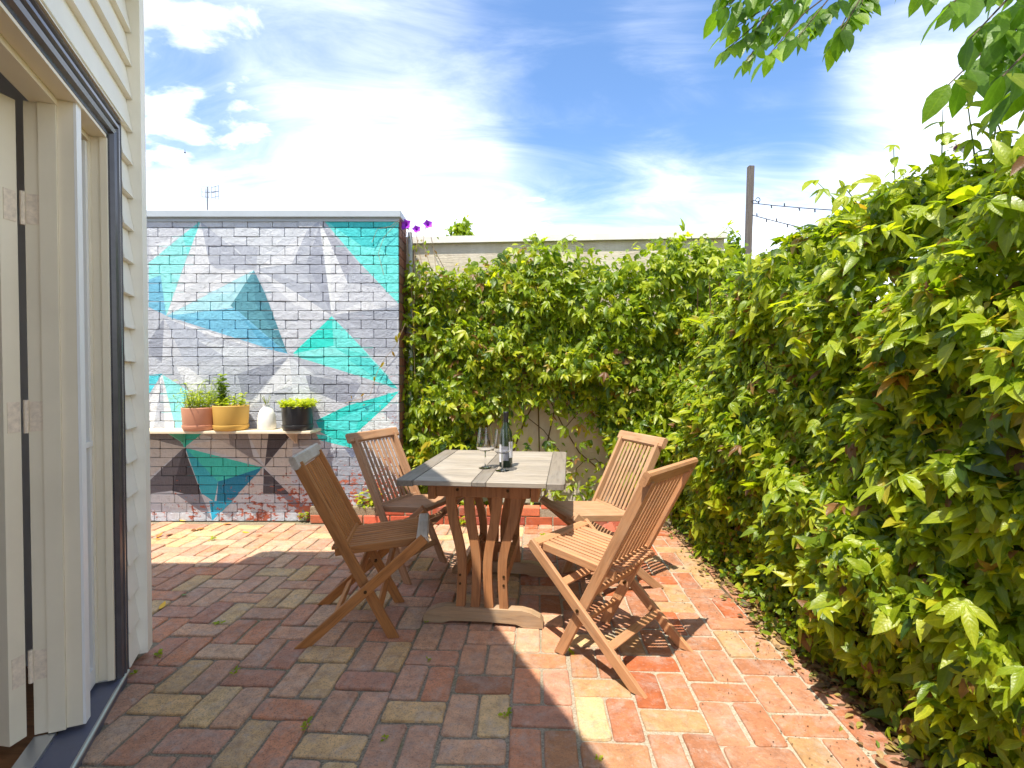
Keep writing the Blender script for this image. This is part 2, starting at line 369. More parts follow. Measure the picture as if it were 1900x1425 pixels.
M['bracket'] = mat_plain('teal painted bracket', lin(96, 188, 170), .5, .4)
M['bracket2'] = mat_plain('pale bracket', lin(206, 190, 176), .6, .4)
M['bottle'] = mat_plain('dark bottle glass', (.020, .034, .018), .06, .6, var=.1, bump=0)
M['foil'] = mat_plain('black foil capsule', (.018, .018, .022), .35, .6, var=.1, bump=0)
M['label'] = mat_plain('bottle label', lin(222, 222, 230), .6, .3, var=.05, scale=60.)
M['label_grey'] = mat_plain('grey label band', lin(128, 130, 142), .6, .3, var=.2, scale=70.)
M['glass'] = mat_glass('clear glass', (1, 1, 1), 0., 1.46)
M['leaf_o'] = mat_leaf('vine leaf', 'obj'); M['leaf_a'] = mat_leaf('vine leaf joined', 'attr')
TS = [(0., (.070, .150, .022)), (.5, (.15, .29, .028)), (.85, (.27, .41, .035)), (1., (.26, .30, .05))]
M['tree_o'] = mat_leaf('tree leaf', 'obj', .40, .62, TS); M['tree_a'] = mat_leaf('tree leaf joined', 'attr', .38, .5, TS)
M['bark'] = mat_ground('grey brown bark', lin(70, 58, 46), lin(110, 96, 80), lin(140, 126, 108), 22.)
M['stem'] = mat_plain('brown vine stem', lin(96, 78, 52), .8, .2, var=.3, scale=30.)
M['greenstem'] = mat_plain('green vine stem', lin(120, 140, 60), .6, .3, var=.2, scale=30.)
M['drystem'] = mat_plain('dry stem', lin(170, 146, 116), .85, .2, var=.2, scale=30.)
M['post'] = mat_wood('grey timber post', lin(112, 102, 94), lin(62, 54, 50), lin(108, 104, 102), .6, 2, .8)
M['cable'] = mat_plain('dark cable', lin(48, 48, 56), .5, .4)
M['purple'] = mat_plain('purple petal', lin(150, 50, 190), .5, .3, var=.15, scale=60.)
M['petal'] = mat_plain('white petal', lin(238, 232, 236), .6, .3); M['violet'] = mat_plain('dark violet filaments', lin(92, 44, 80), .6, .3); M['yellowc'] = mat_plain('yellow flower centre', lin(220, 190, 60), .6, .3)
M['metal'] = mat_plain('weathered aluminium', lin(120, 122, 126), .4, .5, .6)
M['dead'] = mat_plain('dry fallen leaf', lin(186, 126, 60), .7, .3, var=.35, scale=40.); M['dead2'] = mat_plain('brown fallen leaf', lin(128, 84, 50), .8, .2, var=.35, scale=40.); M['yleaf'] = mat_plain('yellow fallen leaf', lin(226, 176, 50), .6, .3, var=.2, scale=40.)
M['litter'] = mat_leaf('leaf litter', 'attr', .6, .25, [(0, (.10, .06, .03)), (.4, (.26, .16, .08)), (.7, (.42, .28, .12)), (.88, (.30, .28, .05)), (1, (.10, .20, .03))])
M['bird'] = mat_plain('dark feathers', (.03, .03, .035), .7, .2)
M['fence'] = mat_wood('old paling', lin(104, 92, 80), lin(64, 54, 46), None, 0, 2, .85)

# ------------------------------------------------------------------ setting: land, paving bed
YW = 4.355                                           # face of the mural wall
def sheet(name, pts, z, mat, kind='structure'):
    b = MB(); b.add([(x, y, z) for x, y in pts], [tuple(range(len(pts)))]); o = b.build(name, mat); tag(o, kind=kind); return o
sheet('ground', [(-600, -600), (600, -600), (600, 900), (-600, 900)], -.06, M['land'])
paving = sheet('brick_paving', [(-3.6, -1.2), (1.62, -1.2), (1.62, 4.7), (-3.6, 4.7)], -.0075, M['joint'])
sheet('garden_bed', [(1.30, -1.2), (2.6, -1.2), (2.6, 4.62), (1.24, 4.62)], -.0035, M['soil'])

HM = -.43; HQ = .065
HU = Vector((-HM, -1, 0)).normalized(); HN = Vector((-HU.y, HU.x, 0)); HO = onz(283, 1195, .03)-HN*HQ; HO.z = 0.
def hs_(px, q, py=700.):
    r = ray(px, py); n2 = Vector((HN.x, HN.y)); t = (q+n2.dot(HO.xy))/n2.dot(r.xy); p = r*t; return (p-HO).xy.dot(HU.xy), CH+r.z*t
def hp(s, q, z): return HO+HU*s+HN*q+Vector((0, 0, z))
def wallq(p): return (Vector((p[0], p[1], 0))-Vector((HO.x, HO.y, 0))).dot(HN)

def paver_mesh(i):
    r = random.Random(100+i); L_, W_ = .2325, .1145; b = MB()
    out = []
    def corner(cx, cy, sx, sy):
        c = r.uniform(.007, .017); return [(cx-sx*c, cy), (cx-sx*c*.3, cy-sy*c*.3), (cx, cy-sy*c)]
    hx, hy = W_/2, L_/2
    a = corner(hx, -hy, 1, -1); bq = corner(hx, hy, 1, 1)[::-1]; cq = corner(-hx, hy, -1, 1); dq = corner(-hx, -hy, -1, -1)[::-1]
    out = a+[(hx+r.uniform(-.003, .001), r.uniform(-.05, .05))]+bq+[(r.uniform(-.02, .02), hy+r.uniform(-.002, .001))]+cq+[(-hx+r.uniform(-.001, .003), r.uniform(-.05, .05))]+dq+[(r.uniform(-.02, .02), -hy+r.uniform(-.001, .002))]
    out = [(x+r.uniform(-.0028, .0022), y+r.uniform(-.0028, .0022)) for x, y in out]
    def ring(k, z): return [(x*(1-k/hx), y*(1-k/hy), z+r.uniform(-.0006, .0006)) for x, y in out]
    rs = [ring(.001, -.05), ring(0, -.010), ring(.0022, -.003), ring(.0065, 0)]
    n = len(out); vs = [p for q in rs for p in q]; fs = []
    for k in range(3):
        for j in range(n): fs.append((k*n+j, k*n+(j+1) % n, (k+1)*n+(j+1) % n, (k+1)*n+j))
    vs.append((0, 0, r.uniform(-.0015, .002))); ce = len(vs)-1
    for j in range(n): fs.append((3*n+j, 3*n+(j+1) % n, ce))
    b.add(vs, fs); return b
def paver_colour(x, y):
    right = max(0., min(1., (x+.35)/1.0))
    shade = [lin(206, 160, 140), lin(198, 148, 130), lin(210, 168, 148), lin(200, 156, 140), lin(188, 138, 124), lin(210, 176, 140), lin(212, 182, 148), lin(206, 146, 122), lin(206, 172, 154), lin(196, 148, 134)]  # paler set for the house shadow side: shade lifted in the brick colour
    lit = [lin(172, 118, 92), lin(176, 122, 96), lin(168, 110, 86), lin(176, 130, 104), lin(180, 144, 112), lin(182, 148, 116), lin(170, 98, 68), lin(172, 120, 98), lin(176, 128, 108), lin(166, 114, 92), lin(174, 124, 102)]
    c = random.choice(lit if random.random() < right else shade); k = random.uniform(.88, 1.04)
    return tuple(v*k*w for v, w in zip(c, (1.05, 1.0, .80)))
def build_paving():
    protos = [paver_mesh(i) for i in range(12)]; meshes = [p.mesh('brick', M['paver'], False) for p in protos]
    cd = Vector((.047, 1.0, 0)).normalized(); cxv = Vector((cd.y, -cd.x, 0))
    x0 = -.0145; P = .2437; PV = .2455; PH = .1235; PER = PV+PH
    items = []
    org = Vector((x0, 1.72, 0))
    for k in range(-16, 8):
        # column between boundaries k and k+1; H brick (stretcher) centre phase
        ph = (1.985+.0635-1.72) if (k % 2) else (1.985+.0635-1.72+PER/2)
        for j in range(-9, 10):
            yc = ph+j*PER
            u = (k+.5)*P
            items.append((org+cxv*u+cd*yc, 1))
            for e in (-.25, .25): items.append((org+cxv*(u+e*P)+cd*(yc+PER/2), 0))
    keep = []
    for p, hor in items:
        if p.y > YW-.03 or p.y < -.9 or p.x > 1.46 or p.x < -3.4: continue
        if p.x > 1.36 and random.random() < .3: continue
        if wallq(p) < -.03 and p.y < 2.45: continue
        q = proj(p); area = 0
        if q and -40 < q[0] < 1940 and q[1] < 1460:
            area = 1/q[2]**3
            if q[0] < 290 and q[2] > 2.4: area = 0
        keep.append((area, p, hor))
    keep.sort(key=lambda t: -t[0])
    rest = MB(); ang = math.atan2(cd.y, cd.x)-math.pi/2
    for i, (a, p, hor) in enumerate(keep):
        rz = ang+(math.pi/2 if hor else 0)+random.gauss(0, .012)+random.choice((0, math.pi)); j = random.randrange(12)
        loc = Vector((p.x+random.gauss(0, .0018), p.y+random.gauss(0, .0018), max(-.0015, random.gauss(.0006, .0026))))
        mt = Matrix.Translation(loc) @ Matrix.Rotation(rz, 4, 'Z') @ Matrix.Rotation(random.gauss(0, .006), 4, 'X') @ Matrix.Rotation(random.gauss(0, .010), 4, 'Y')
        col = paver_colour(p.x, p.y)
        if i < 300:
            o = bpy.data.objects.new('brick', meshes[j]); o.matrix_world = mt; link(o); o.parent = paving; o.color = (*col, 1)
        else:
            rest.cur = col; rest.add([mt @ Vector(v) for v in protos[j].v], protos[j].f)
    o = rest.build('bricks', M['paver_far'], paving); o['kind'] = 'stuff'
build_paving()

# ------------------------------------------------------------------ mural wall
MUR = []      # (colour, polygon in wall x,z)
def c4(x, y): return (260+x/3.654, 370+y/3.654)
def c5(x, y): return (260+x/3.654, 660+y/3.654)
def mur(col, pts, cv):
    pl = []
    for x, y in pts:
        p = ony(*cv(x, y), YW); pl.append((p.x, p.z))
    ar = sum(pl[i][0]*pl[(i+1) % len(pl)][1]-pl[(i+1) % len(pl)][0]*pl[i][1] for i in range(len(pl)))
    if ar < 0: pl.reverse()
    grey = max(col)-min(col) < 26; k = (.99, 1.0, .97) if grey else (.97, 1., 1.10); MUR.append((tuple(min(.86, v*q) for v, q in zip(lin(*col), k)), pl))
LT, BT, DT, BL, MB_, W_, G1, G2, G3, G4, K_ = (150, 226, 214), (50, 206, 190), (52, 186, 182), (116, 184, 204), (92, 152, 160), (218, 219, 226), (200, 202, 212), (178, 182, 196), (150, 154, 170), (118, 120, 134), (74, 70, 78)
def tri(col, cv, *pts): mur(col, pts, cv)
BASEC = lin(186, 190, 199)
# upper field (fans of triangles meeting at star points)
tri(G1, c4, (60, 130), (412, 150), (62, 400))
tri(W_, c4, (62, 330), (280, 230), (100, 400))
tri(LT, c4, (404, 148), (60, 430), (60, 545), (175, 790))
tri(LT, c4, (404, 148), (130, 520), (178, 790)); tri((120, 222, 208), c4, (410, 150), (290, 240), (330, 400), (380, 280))
tri(BL, c4, (60, 545), (140, 515), (178, 788), (60, 730))
tri(W_, c4, (410, 150), (475, 440), (178, 790)); tri((208, 210, 218), c4, (475, 440), (610, 480), (178, 790))
tri(G2, c4, (412, 150), (600, 300), (780, 470), (520, 470), (470, 430))
tri((205, 208, 217), c4, (412, 150), (1215, 150), (790, 465))
tri(G2, c4, (600, 290), (800, 330), (790, 465)); tri(W_, c4, (1130, 215), (850, 430), (790, 470), (1030, 440))
tri(G2, c4, (1215, 150), (1130, 360), (1040, 420), (1130, 215))
tri(W_, c4, (770, 480), (610, 480), (178, 790)); tri((176, 222, 220), c4, (772, 480), (430, 660), (178, 790), (620, 735))
tri((190, 226, 226), c4, (700, 540), (450, 640), (620, 640))
tri(MB_, c4, (772, 480), (615, 720), (700, 800), (1002, 1048)); tri((78, 136, 146), c4, (772, 480), (850, 640), (1002, 1048), (780, 700))
tri(G1, c4, (800, 480), (1000, 1045), (1290, 782)); tri(W_, c4, (790, 478), (960, 560), (1290, 782), (1050, 720))
tri(G2, c4, (795, 470), (1150, 420), (1285, 620), (1298, 782)); tri((164, 168, 184), c4, (1130, 430), (1225, 160), (1270, 520), (1298, 782))
tri((190, 194, 206), c4, (800, 470), (1030, 440), (1200, 600))
tri(W_, c4, (1215, 158), (1290, 270), (1405, 560), (1300, 784)); tri((228, 230, 232), c4, (1225, 170), (1290, 300), (1298, 780))
tri(G2, c4, (1228, 160), (1420, 420), (1640, 605), (1405, 560)); tri((168, 170, 184), c4, (1228, 160), (1480, 430), (1390, 520))
tri(G1, c4, (1405, 560), (1640, 605), (1750, 715), (1305, 784)); tri((160, 165, 180), c4, (1305, 786), (1640, 740), (1755, 730), (1755, 800))
tri(W_, c4, (1300, 784), (1650, 735), (1520, 690))
tri((112, 222, 206), c4, (1232, 128), (1760, 128), (1760, 715), (1480, 420)); tri((66, 198, 190), c4, (1232, 128), (1740, 128), (1600, 330), (1510, 320)); tri((90, 210, 200), c4, (1740, 140), (1760, 128), (1760, 420), (1620, 330))
# middle band
tri(BL, c4, (178, 790), (640, 735), (1002, 1046), (930, 1030)); tri((126, 196, 212), c4, (178, 790), (450, 760), (640, 740), (690, 820)); tri((96, 170, 194), c4, (690, 800), (1002, 1046), (850, 1010))
tri(W_, c4, (170, 800), (930, 1045), (400, 900)); tri(G3, c4, (165, 800), (62, 960), (62, 1050), (150, 1100)); tri(G1, c4, (165, 800), (150, 1110), (330, 1040))
tri((182, 187, 202), c4, (165, 800), (420, 900), (620, 1080), (300, 1100)); tri((206, 210, 220), c4, (400, 960), (930, 1045), (620, 1090))
tri((48, 212, 190), c4, (1300, 792), (1035, 1046), (1312, 992)); tri((116, 224, 208), c4, (1300, 792), (1312, 992), (1545, 1048))
tri((138, 226, 212), c4, (1035, 1046), (1312, 992), (1545, 1048), (1690, 1206)); tri((96, 214, 198), c4, (1310, 1000), (1545, 1048), (1480, 1100))
tri((166, 170, 184), c4, (1310, 792), (1740, 800), (1750, 1030), (1560, 1060)); tri(G2, c4, (1310, 792), (1600, 900), (1500, 980))
tri((112, 224, 208), c5, (1035, 0), (1545, 0), (1750, 225), (1460, 130)); tri((84, 208, 196), c5, (1400, 20), (1545, 0), (1750, 225), (1700, 215))
tri(G3, c5, (1005, 8), (660, 125), (700, 300), (760, 300)); tri(G2, c5, (420, 100), (660, 130), (690, 300), (480, 170))
tri(W_, c5, (1012, 6), (1035, 200), (860, 260), (720, 370)); tri((206, 210, 220), c5, (1018, 6), (1180, 130), (1380, 330), (1040, 300)); tri(G2, c5, (1035, 10), (1460, 130), (1500, 200), (1200, 130))
tri(G3, c5, (1120, 130), (1500, 190), (1420, 340), (1160, 260)); tri(G1, c5, (1160, 240), (1420, 340), (1190, 440), (1000, 420)); tri(G2, c5, (720, 370), (960, 330), (960, 490), (740, 490))
tri(BT, c5, (1755, 240), (1400, 340), (1190, 440), (1225, 520), (1430, 625)); tri((70, 214, 200), c5, (1110, 525), (1260, 540), (1440, 628), (1230, 575)); tri((214, 220, 224), c5, (1755, 262), (1740, 480), (1460, 530)); tri(G2, c5, (1640, 380), (1745, 300), (1740, 480)); tri((84, 220, 208), c5, (1740, 258), (1480, 440), (1450, 540), (1240, 470))
tri((146, 224, 214), c5, (150, 125), (330, 240), (300, 330), (300, 495), (240, 495)); tri((84, 200, 206), c5, (62, 130), (152, 122), (62, 260)); tri(W_, c5, (152, 128), (240, 490), (62, 490), (62, 300)); tri(G2, c5, (152, 150), (170, 490), (90, 490)); tri(W_, c5, (240, 60), (330, 240), (480, 200), (330, 80))
# under the shelf
tri((120, 116, 122), c5, (62, 525), (300, 525), (300, 620), (62, 560)); tri((190, 184, 184), c5, (62, 560), (300, 622), (62, 830)); tri(K_, c5, (300, 622), (215, 915), (300, 935), (415, 935)); tri((104, 100, 108), c5, (300, 622), (62, 850), (62, 935), (215, 915))
tri((196, 190, 190), c5, (330, 600), (560, 570), (840, 750)); tri((178, 172, 174), c5, (420, 530), (620, 530), (840, 750), (560, 580)); tri((60, 186, 166), c5, (262, 525), (425, 525), (300, 622))
tri((132, 128, 134), c5, (600, 525), (730, 525), (770, 690), (840, 752), (610, 600)); tri((186, 180, 180), c5, (730, 525), (870, 525), (845, 750)); tri(K_, c5, (870, 525), (1035, 525), (846, 752)); tri((150, 146, 150), c5, (1035, 525), (1190, 525), (1230, 600), (1020, 620)); tri((196, 190, 188), c5, (1040, 530), (1020, 900), (846, 752))
tri((60, 190, 170), c5, (308, 624), (832, 757), (600, 832), (530, 852)); tri((50, 164, 176), c5, (308, 624), (530, 852), (505, 990), (415, 930)); tri((24, 120, 150), c5, (832, 757), (620, 990), (520, 985), (530, 852), (600, 832))
tri((44, 168, 196), c5, (470, 985), (630, 985), (490, 1118)); tri((186, 180, 182), c5, (832, 760), (835, 935), (660, 940)); tri(K_, c5, (838, 760), (1015, 935), (835, 935)); tri((186, 182, 184), c5, (845, 755), (1140, 935), (1015, 935))
tri((130, 132, 146), c5, (245, 938), (415, 935), (490, 1112)); tri((200, 202, 210), c5, (62, 940), (245, 938), (420, 1060), (62, 1000)); tri((120, 122, 138), c5, (940, 935), (1015, 935), (1150, 1040), (1150, 1115)); tri((196, 196, 206), c5, (1015, 935), (1150, 935), (1150, 1030))
tri((150, 156, 172), c5, (1280, 640), (1560, 640), (1560, 960), (1160, 960)); tri((116, 124, 142), c5, (1380, 620), (1480, 640), (1440, 700))

def clip_split(poly, tri_):
    """convex poly against convex ccw region: inside piece and outside convex pieces"""
    outs = []; cur = poly
    n = len(tri_)
    for i in range(n):
        ax, ay = tri_[i]; bx, by = tri_[(i+1) % n]; ex, ey = bx-ax, by-ay
        d = [ex*(p[1]-ay)-ey*(p[0]-ax) for p in cur]
        if all(v <= 1e-7 for v in d): return None, [poly]
        if all(v >= -1e-7 for v in d): continue
        ins, out = [], []
        for j in range(len(cur)):
            p, q, dp, dq = cur[j], cur[(j+1) % len(cur)], d[j], d[(j+1) % len(cur)]
            if abs(dp) < 1e-7: ins.append(p); out.append(p); continue
            (ins if dp > 0 else out).append(p)
            if dp*dq < 0 and abs(dq) >= 1e-7:
                t = dp/(dp-dq); m = (p[0]+(q[0]-p[0])*t, p[1]+(q[1]-p[1])*t); ins.append(m); out.append(m)
        if len(out) >= 3: outs.append(out)
        cur = ins
        if len(cur) < 3: return None, [poly]
    return cur, outs
def is_convex(pl):
    n = len(pl)
    for i in range(n):
        a, b, c = pl[i], pl[(i+1) % n], pl[(i+2) % n]
        if (b[0]-a[0])*(c[1]-b[1])-(b[1]-a[1])*(c[0]-b[0]) < -1e-9: return False
    return True
MUR2 = []
for colr, pl in MUR:
    if len(pl) == 3 or is_convex(pl): MUR2.append((colr, pl))
    else:
        from mathutils.geometry import tessellate_polygon
        for t in tessellate_polygon([[Vector((x, z, 0)) for x, z in pl]]):
            tp = [pl[i] for i in t]
            ar = (tp[1][0]-tp[0][0])*(tp[2][1]-tp[0][1])-(tp[1][1]-tp[0][1])*(tp[2][0]-tp[0][0])
            if ar < 0: tp.reverse()
            MUR2.append((colr, tp))
def paint(poly):
    x0, x1 = min(p[0] for p in poly), max(p[0] for p in poly); z0, z1 = min(p[1] for p in poly), max(p[1] for p in poly)
    pieces = [(BASEC, poly)]
    for colr, pl in MUR2:
        if max(p[0] for p in pl) < x0 or min(p[0] for p in pl) > x1 or max(p[1] for p in pl) < z0 or min(p[1] for p in pl) > z1: continue
        new = []
        for cc, pc in pieces:
            i, o = clip_split(pc, pl)
            if i is None: new.append((cc, pc)); continue
            new.append((colr, i)); new += [(cc, x) for x in o]
        pieces = new
    return pieces
def colour_at(x, z):
    cc = BASEC
    for colr, pl in MUR2:
        n = len(pl)
        if all((pl[(i+1) % n][0]-pl[i][0])*(z-pl[i][1])-(pl[(i+1) % n][1]-pl[i][1])*(x-pl[i][0]) >= 0 for i in range(n)): cc = colr
    return cc
XE = ony(741, 600, YW).x                              # free end of the mural wall
ZT = ony(500, 405, YW).z; ZC = ony(500, 390, YW-.03).z
murw = empty('mural_wall', (-2.2, YW, 0)); tag(murw, 'tall brick wall painted with turquoise, grey and white triangles', 'wall')
def build_mural():
    OFF = Vector((-2.2, YW, 0)); b = MB(); b.box((-3.9, YW+.010, -.05), (XE-.004, YW+.30, ZT)); o = b.build('mortar_backing', M['mortar']); o.parent = murw; o.matrix_parent_inverse = Matrix.Translation(-OFF)
    CHT = (ZT+.0)/33.0; rest = MB(); cnt = 0; r = random.Random(5)
    for row in range(33):
        z0 = row*CHT+.0040; z1 = (row+1)*CHT-.0040; header = row in (0,)
        pitch = .112 if header else .2185; x = XE-.003; first = True
        if not header and row % 2: x_first = pitch/2
        else: x_first = pitch
        while x > -3.85:
            w = (x_first if first else pitch)+r.gauss(0, .0025)
            if not header and not first and r.random() < .035: w *= .5
            first = False; xa, xb = x-w+.0040, x-.0040; x -= w
            y = YW+r.gauss(0, .0014); c = r.uniform(.004, .008); jz = [r.gauss(0, .0011) for _ in range(8)]
            poly = [(xa+c, z0+jz[0]), (xb-c, z0+jz[1]), (xb, z0+c), (xb, z1-c), (xb-c, z1+jz[2]), (xa+c, z1+jz[3]), (xa, z1-c), (xa, z0+c)]
            bb = MB(); cxm, czm = (xa+xb)/2, (z0+z1)/2
            for cc, pc in paint(poly): bb.cur = cc; bb.add([(px, y-.003, pz) for px, pz in pc], [tuple(range(len(pc)))])
            bb.cur = None
            n = 8; k = 1.0
            front = [(px, y-.003, pz) for px, pz in poly]; mid = [(px+(.0022 if px > cxm else -.0022), y+.001, pz+(.0022 if pz > czm else -.0022)) for px, pz in poly]
            back = [(q[0], YW+.03, q[2]) for q in mid]
            cols = []
            for i in range(n):
                ex, ez = (poly[i][0]+poly[(i+1) % n][0])/2, (poly[i][1]+poly[(i+1) % n][1])/2; cols.append(colour_at(ex, ez))
            bb.add(front+mid, [(j, j+n, (j+1) % n+n, (j+1) % n) for j in range(n)], cols)
            bb.add(mid+back, [(j, j+n, (j+1) % n+n, (j+1) % n) for j in range(n)], cols)
            q = proj((cxm, YW, czm))
            if q[0] > 262 and cnt < 300 and not header:
                o = bb.build('brick', M['mural']); o.parent = murw; o.matrix_parent_inverse = Matrix.Translation(-OFF); cnt += 1
            else: rest.v, rest.f, rest.c, _ = (rest.v, rest.f, rest.c, rest.add(bb.v, bb.f, bb.c))
    # end return bricks: bare red brick edge
    o = rest.build('bricks', M['mural']); o.parent = murw; o.matrix_parent_inverse = Matrix.Translation(-OFF); o['kind'] = 'stuff'
    eb = MB()
    for row in range(33):
        z0 = row*CHT+.005; z1 = (row+1)*CHT-.005
        for a, bq in (((0.0, .108), (.118, .295)) if row % 2 else ((0., .2185), (.2285, .295))):
            eb.cur = lin(132, 84, 64) if row % 3 else lin(120, 92, 80); eb.box((XE-.05, YW+.012+a, z0), (XE+.002, YW+bq, z1))
    o = eb.build('end_bricks', M['mural']); o.parent = murw; o.matrix_parent_inverse = Matrix.Translation(-OFF); o['kind'] = 'stuff'; o['label'] = 'bare brown brick edge of the wall'
    b = MB(); b.box((-3.95, YW-.035, ZT+.001), (XE+.022, YW+.33, ZC), .004); b.box((-3.95, YW-.012, ZT-.03), (XE+.004, YW-.0045, ZT+.0005))
    o = b.build('coping', M['coping']); o.parent = murw; o.matrix_parent_inverse = Matrix.Translation(-OFF)
    b = MB(); b.tube([(XE+.052, YW+.22, 0), (XE+.052, YW+.22, ZC-.12)], .020, 10); o = b.build('downpipe', M['coping']); o.parent = murw; o.matrix_parent_inverse = Matrix.Translation(-OFF)
build_mural()

# shelf and pots
ZS = ony(400, 794, YW).z; SD = .25; XS1 = -1.655
def child(o, p, off):
    o.parent = p; o.matrix_parent_inverse = Matrix.Translation(-Vector(off)); return o
sh = empty('wall_shelf', (-2.5, YW-.1, ZS)); tag(sh, 'long cream timber shelf fixed to the mural wall', 'shelf')
b = MB(); b.box((-3.6, YW-SD, ZS-.022), (XS1, YW-.006, ZS), .003); child(b.build('shelf_board', M['shelfwood']), sh, sh.location)
for px, mt in ((341, 'bracket'), (549, 'bracket2')):
    x = ony(px, 815, YW).x; b = MB(); b.box((x-.016, YW-.010, ZS-.135), (x+.016, YW-.0045, ZS-.023)); b.add([(x-.003, YW-.010, ZS-.13), (x-.003, YW-.010, ZS-.024), (x-.003, YW-.20, ZS-.024), (x+.003, YW-.010, ZS-.13), (x+.003, YW-.010, ZS-.024), (x+.003, YW-.20, ZS-.024)], [(0, 1, 2), (5, 4, 3), (0, 3, 4, 1), (1, 4, 5, 2), (2, 5, 3, 0)])
    child(b.build('bracket', M[mt]), sh, sh.location)
def pot(px0, px1, pytop, name, label, mat, deep=.0):
    yc = YW-.02-.135+deep; sx = yc/F; x0, x1 = (px0-950)*sx, (px1-950)*sx; r = (x1-x0)/2; h = CH-(pytop-695)*sx-ZS
    p = empty(name, ((x0+x1)/2, yc, ZS)); tag(p, label, 'plant pot')
    b = MB(); r1 = r; r0 = r*.93; hs = .045
    b.lathe([(r0*.9, .004+hs*.3), (r0, hs), (r1, h-.004), (r1-.003, h), (r1-.007, h), (r1-.009, h-.02), (r0-.010, h-.035)], 36, caps=False); b.add([(r0*.98*math.cos(a), r0*.98*math.sin(a), h-.035) for a in [2*math.pi*k/36 for k in range(36)]], [tuple(range(36))])
    smooth_angle(b.build('pot_body', mat, p))
    b = MB(); b.lathe([(r0*.86, 0), (r0*.98, .006), (r0+.006, hs*.55), (r0+.007, hs), (r0+.004, hs+.002), (r0+.001, hs-.006)], 36, caps=False); b.add([(r0*.86*math.cos(a), r0*.86*math.sin(a), 0.0) for a in [2*math.pi*k/36 for k in range(36)]], [tuple(range(35, -1, -1))])
    smooth_angle(b.build('saucer', mat, p))
    b = MB(); b.lathe([(.001, h-.022), (r1-.012, h-.024)], 24, caps=False); b.build('soil', M['soil'], p)
    return p, r, h

# ------------------------------------------------------------------ foliage tools
def lobe_template(kind):
    vs, fs, uv = [], [], []
    def lobe(L, Wd, ang, fold, droop, n=3, base=(0, 0)):
        st = [(0., .18), (.22, .80), (.45, 1.), (.72, .70), (1., 0.)][:]
        b0 = len(vs); ca, sa = math.cos(ang), math.sin(ang); idx = []
        for t, w in st:
            y = L*t; z = -droop*L*t*t; hw = Wd/2*w; row = []
            for x in ((-hw, 0, hw) if w > 0 else (0,)):
                zz = z+fold*abs(x); X, Y = x*ca+y*sa, -x*sa+y*ca; row.append(len(vs)); uv.append((x/(Wd/2), t, L)); vs.append((X+base[0], Y+base[1], zz))
            idx.append(row)
        for k in range(len(idx)-1):
            a, c = idx[k], idx[k+1]
            if len(c) == 3: fs.extend([(a[0], a[1], c[1], c[0]), (a[1], a[2], c[2], c[1])])
            else: fs.extend([(a[0], a[1], c[0]), (a[1], a[2], c[0])])
    if kind == 'tri': lobe(1., .31, 0, .35, .28); lobe(.72, .25, .78, .35, .30); lobe(.72, .25, -.78, .35, .30)
    elif kind == 'tri2': lobe(1., .46, 0, .30, .36); lobe(.62, .34, .62, .3, .34); lobe(.62, .34, -.62, .3, .34)
    elif kind == 'lance': lobe(1., .40, 0, .38, .30)
    elif kind == 'oval': lobe(1., .62, 0, .28, .22)
    elif kind == 'round': lobe(1., .88, 0, .15, .12)
    elif kind == 'walnut': lobe(1., .52, 0, .22, .20)
    elif kind == 'blade': lobe(1., .09, 0, .3, .7)
    LUV[kind] = np.array(uv, float); return np.array(vs, float), fs
LUV = {}
TPL = {k: lobe_template(k) for k in ('tri', 'tri2', 'lance', 'oval', 'round', 'walnut', 'blade')}
def frames(dirs, normals):
    d = dirs/np.linalg.norm(dirs, axis=1)[:, None]; n = normals-(normals*d).sum(1)[:, None]*d
    bad = np.linalg.norm(n, axis=1) < 1e-4; n[bad] += np.cross(d[bad], [0.3, .4, .5]); n /= np.linalg.norm(n, axis=1)[:, None]
    x = np.cross(d, n); return np.stack([x, d, n], axis=2)     # columns x,y,z
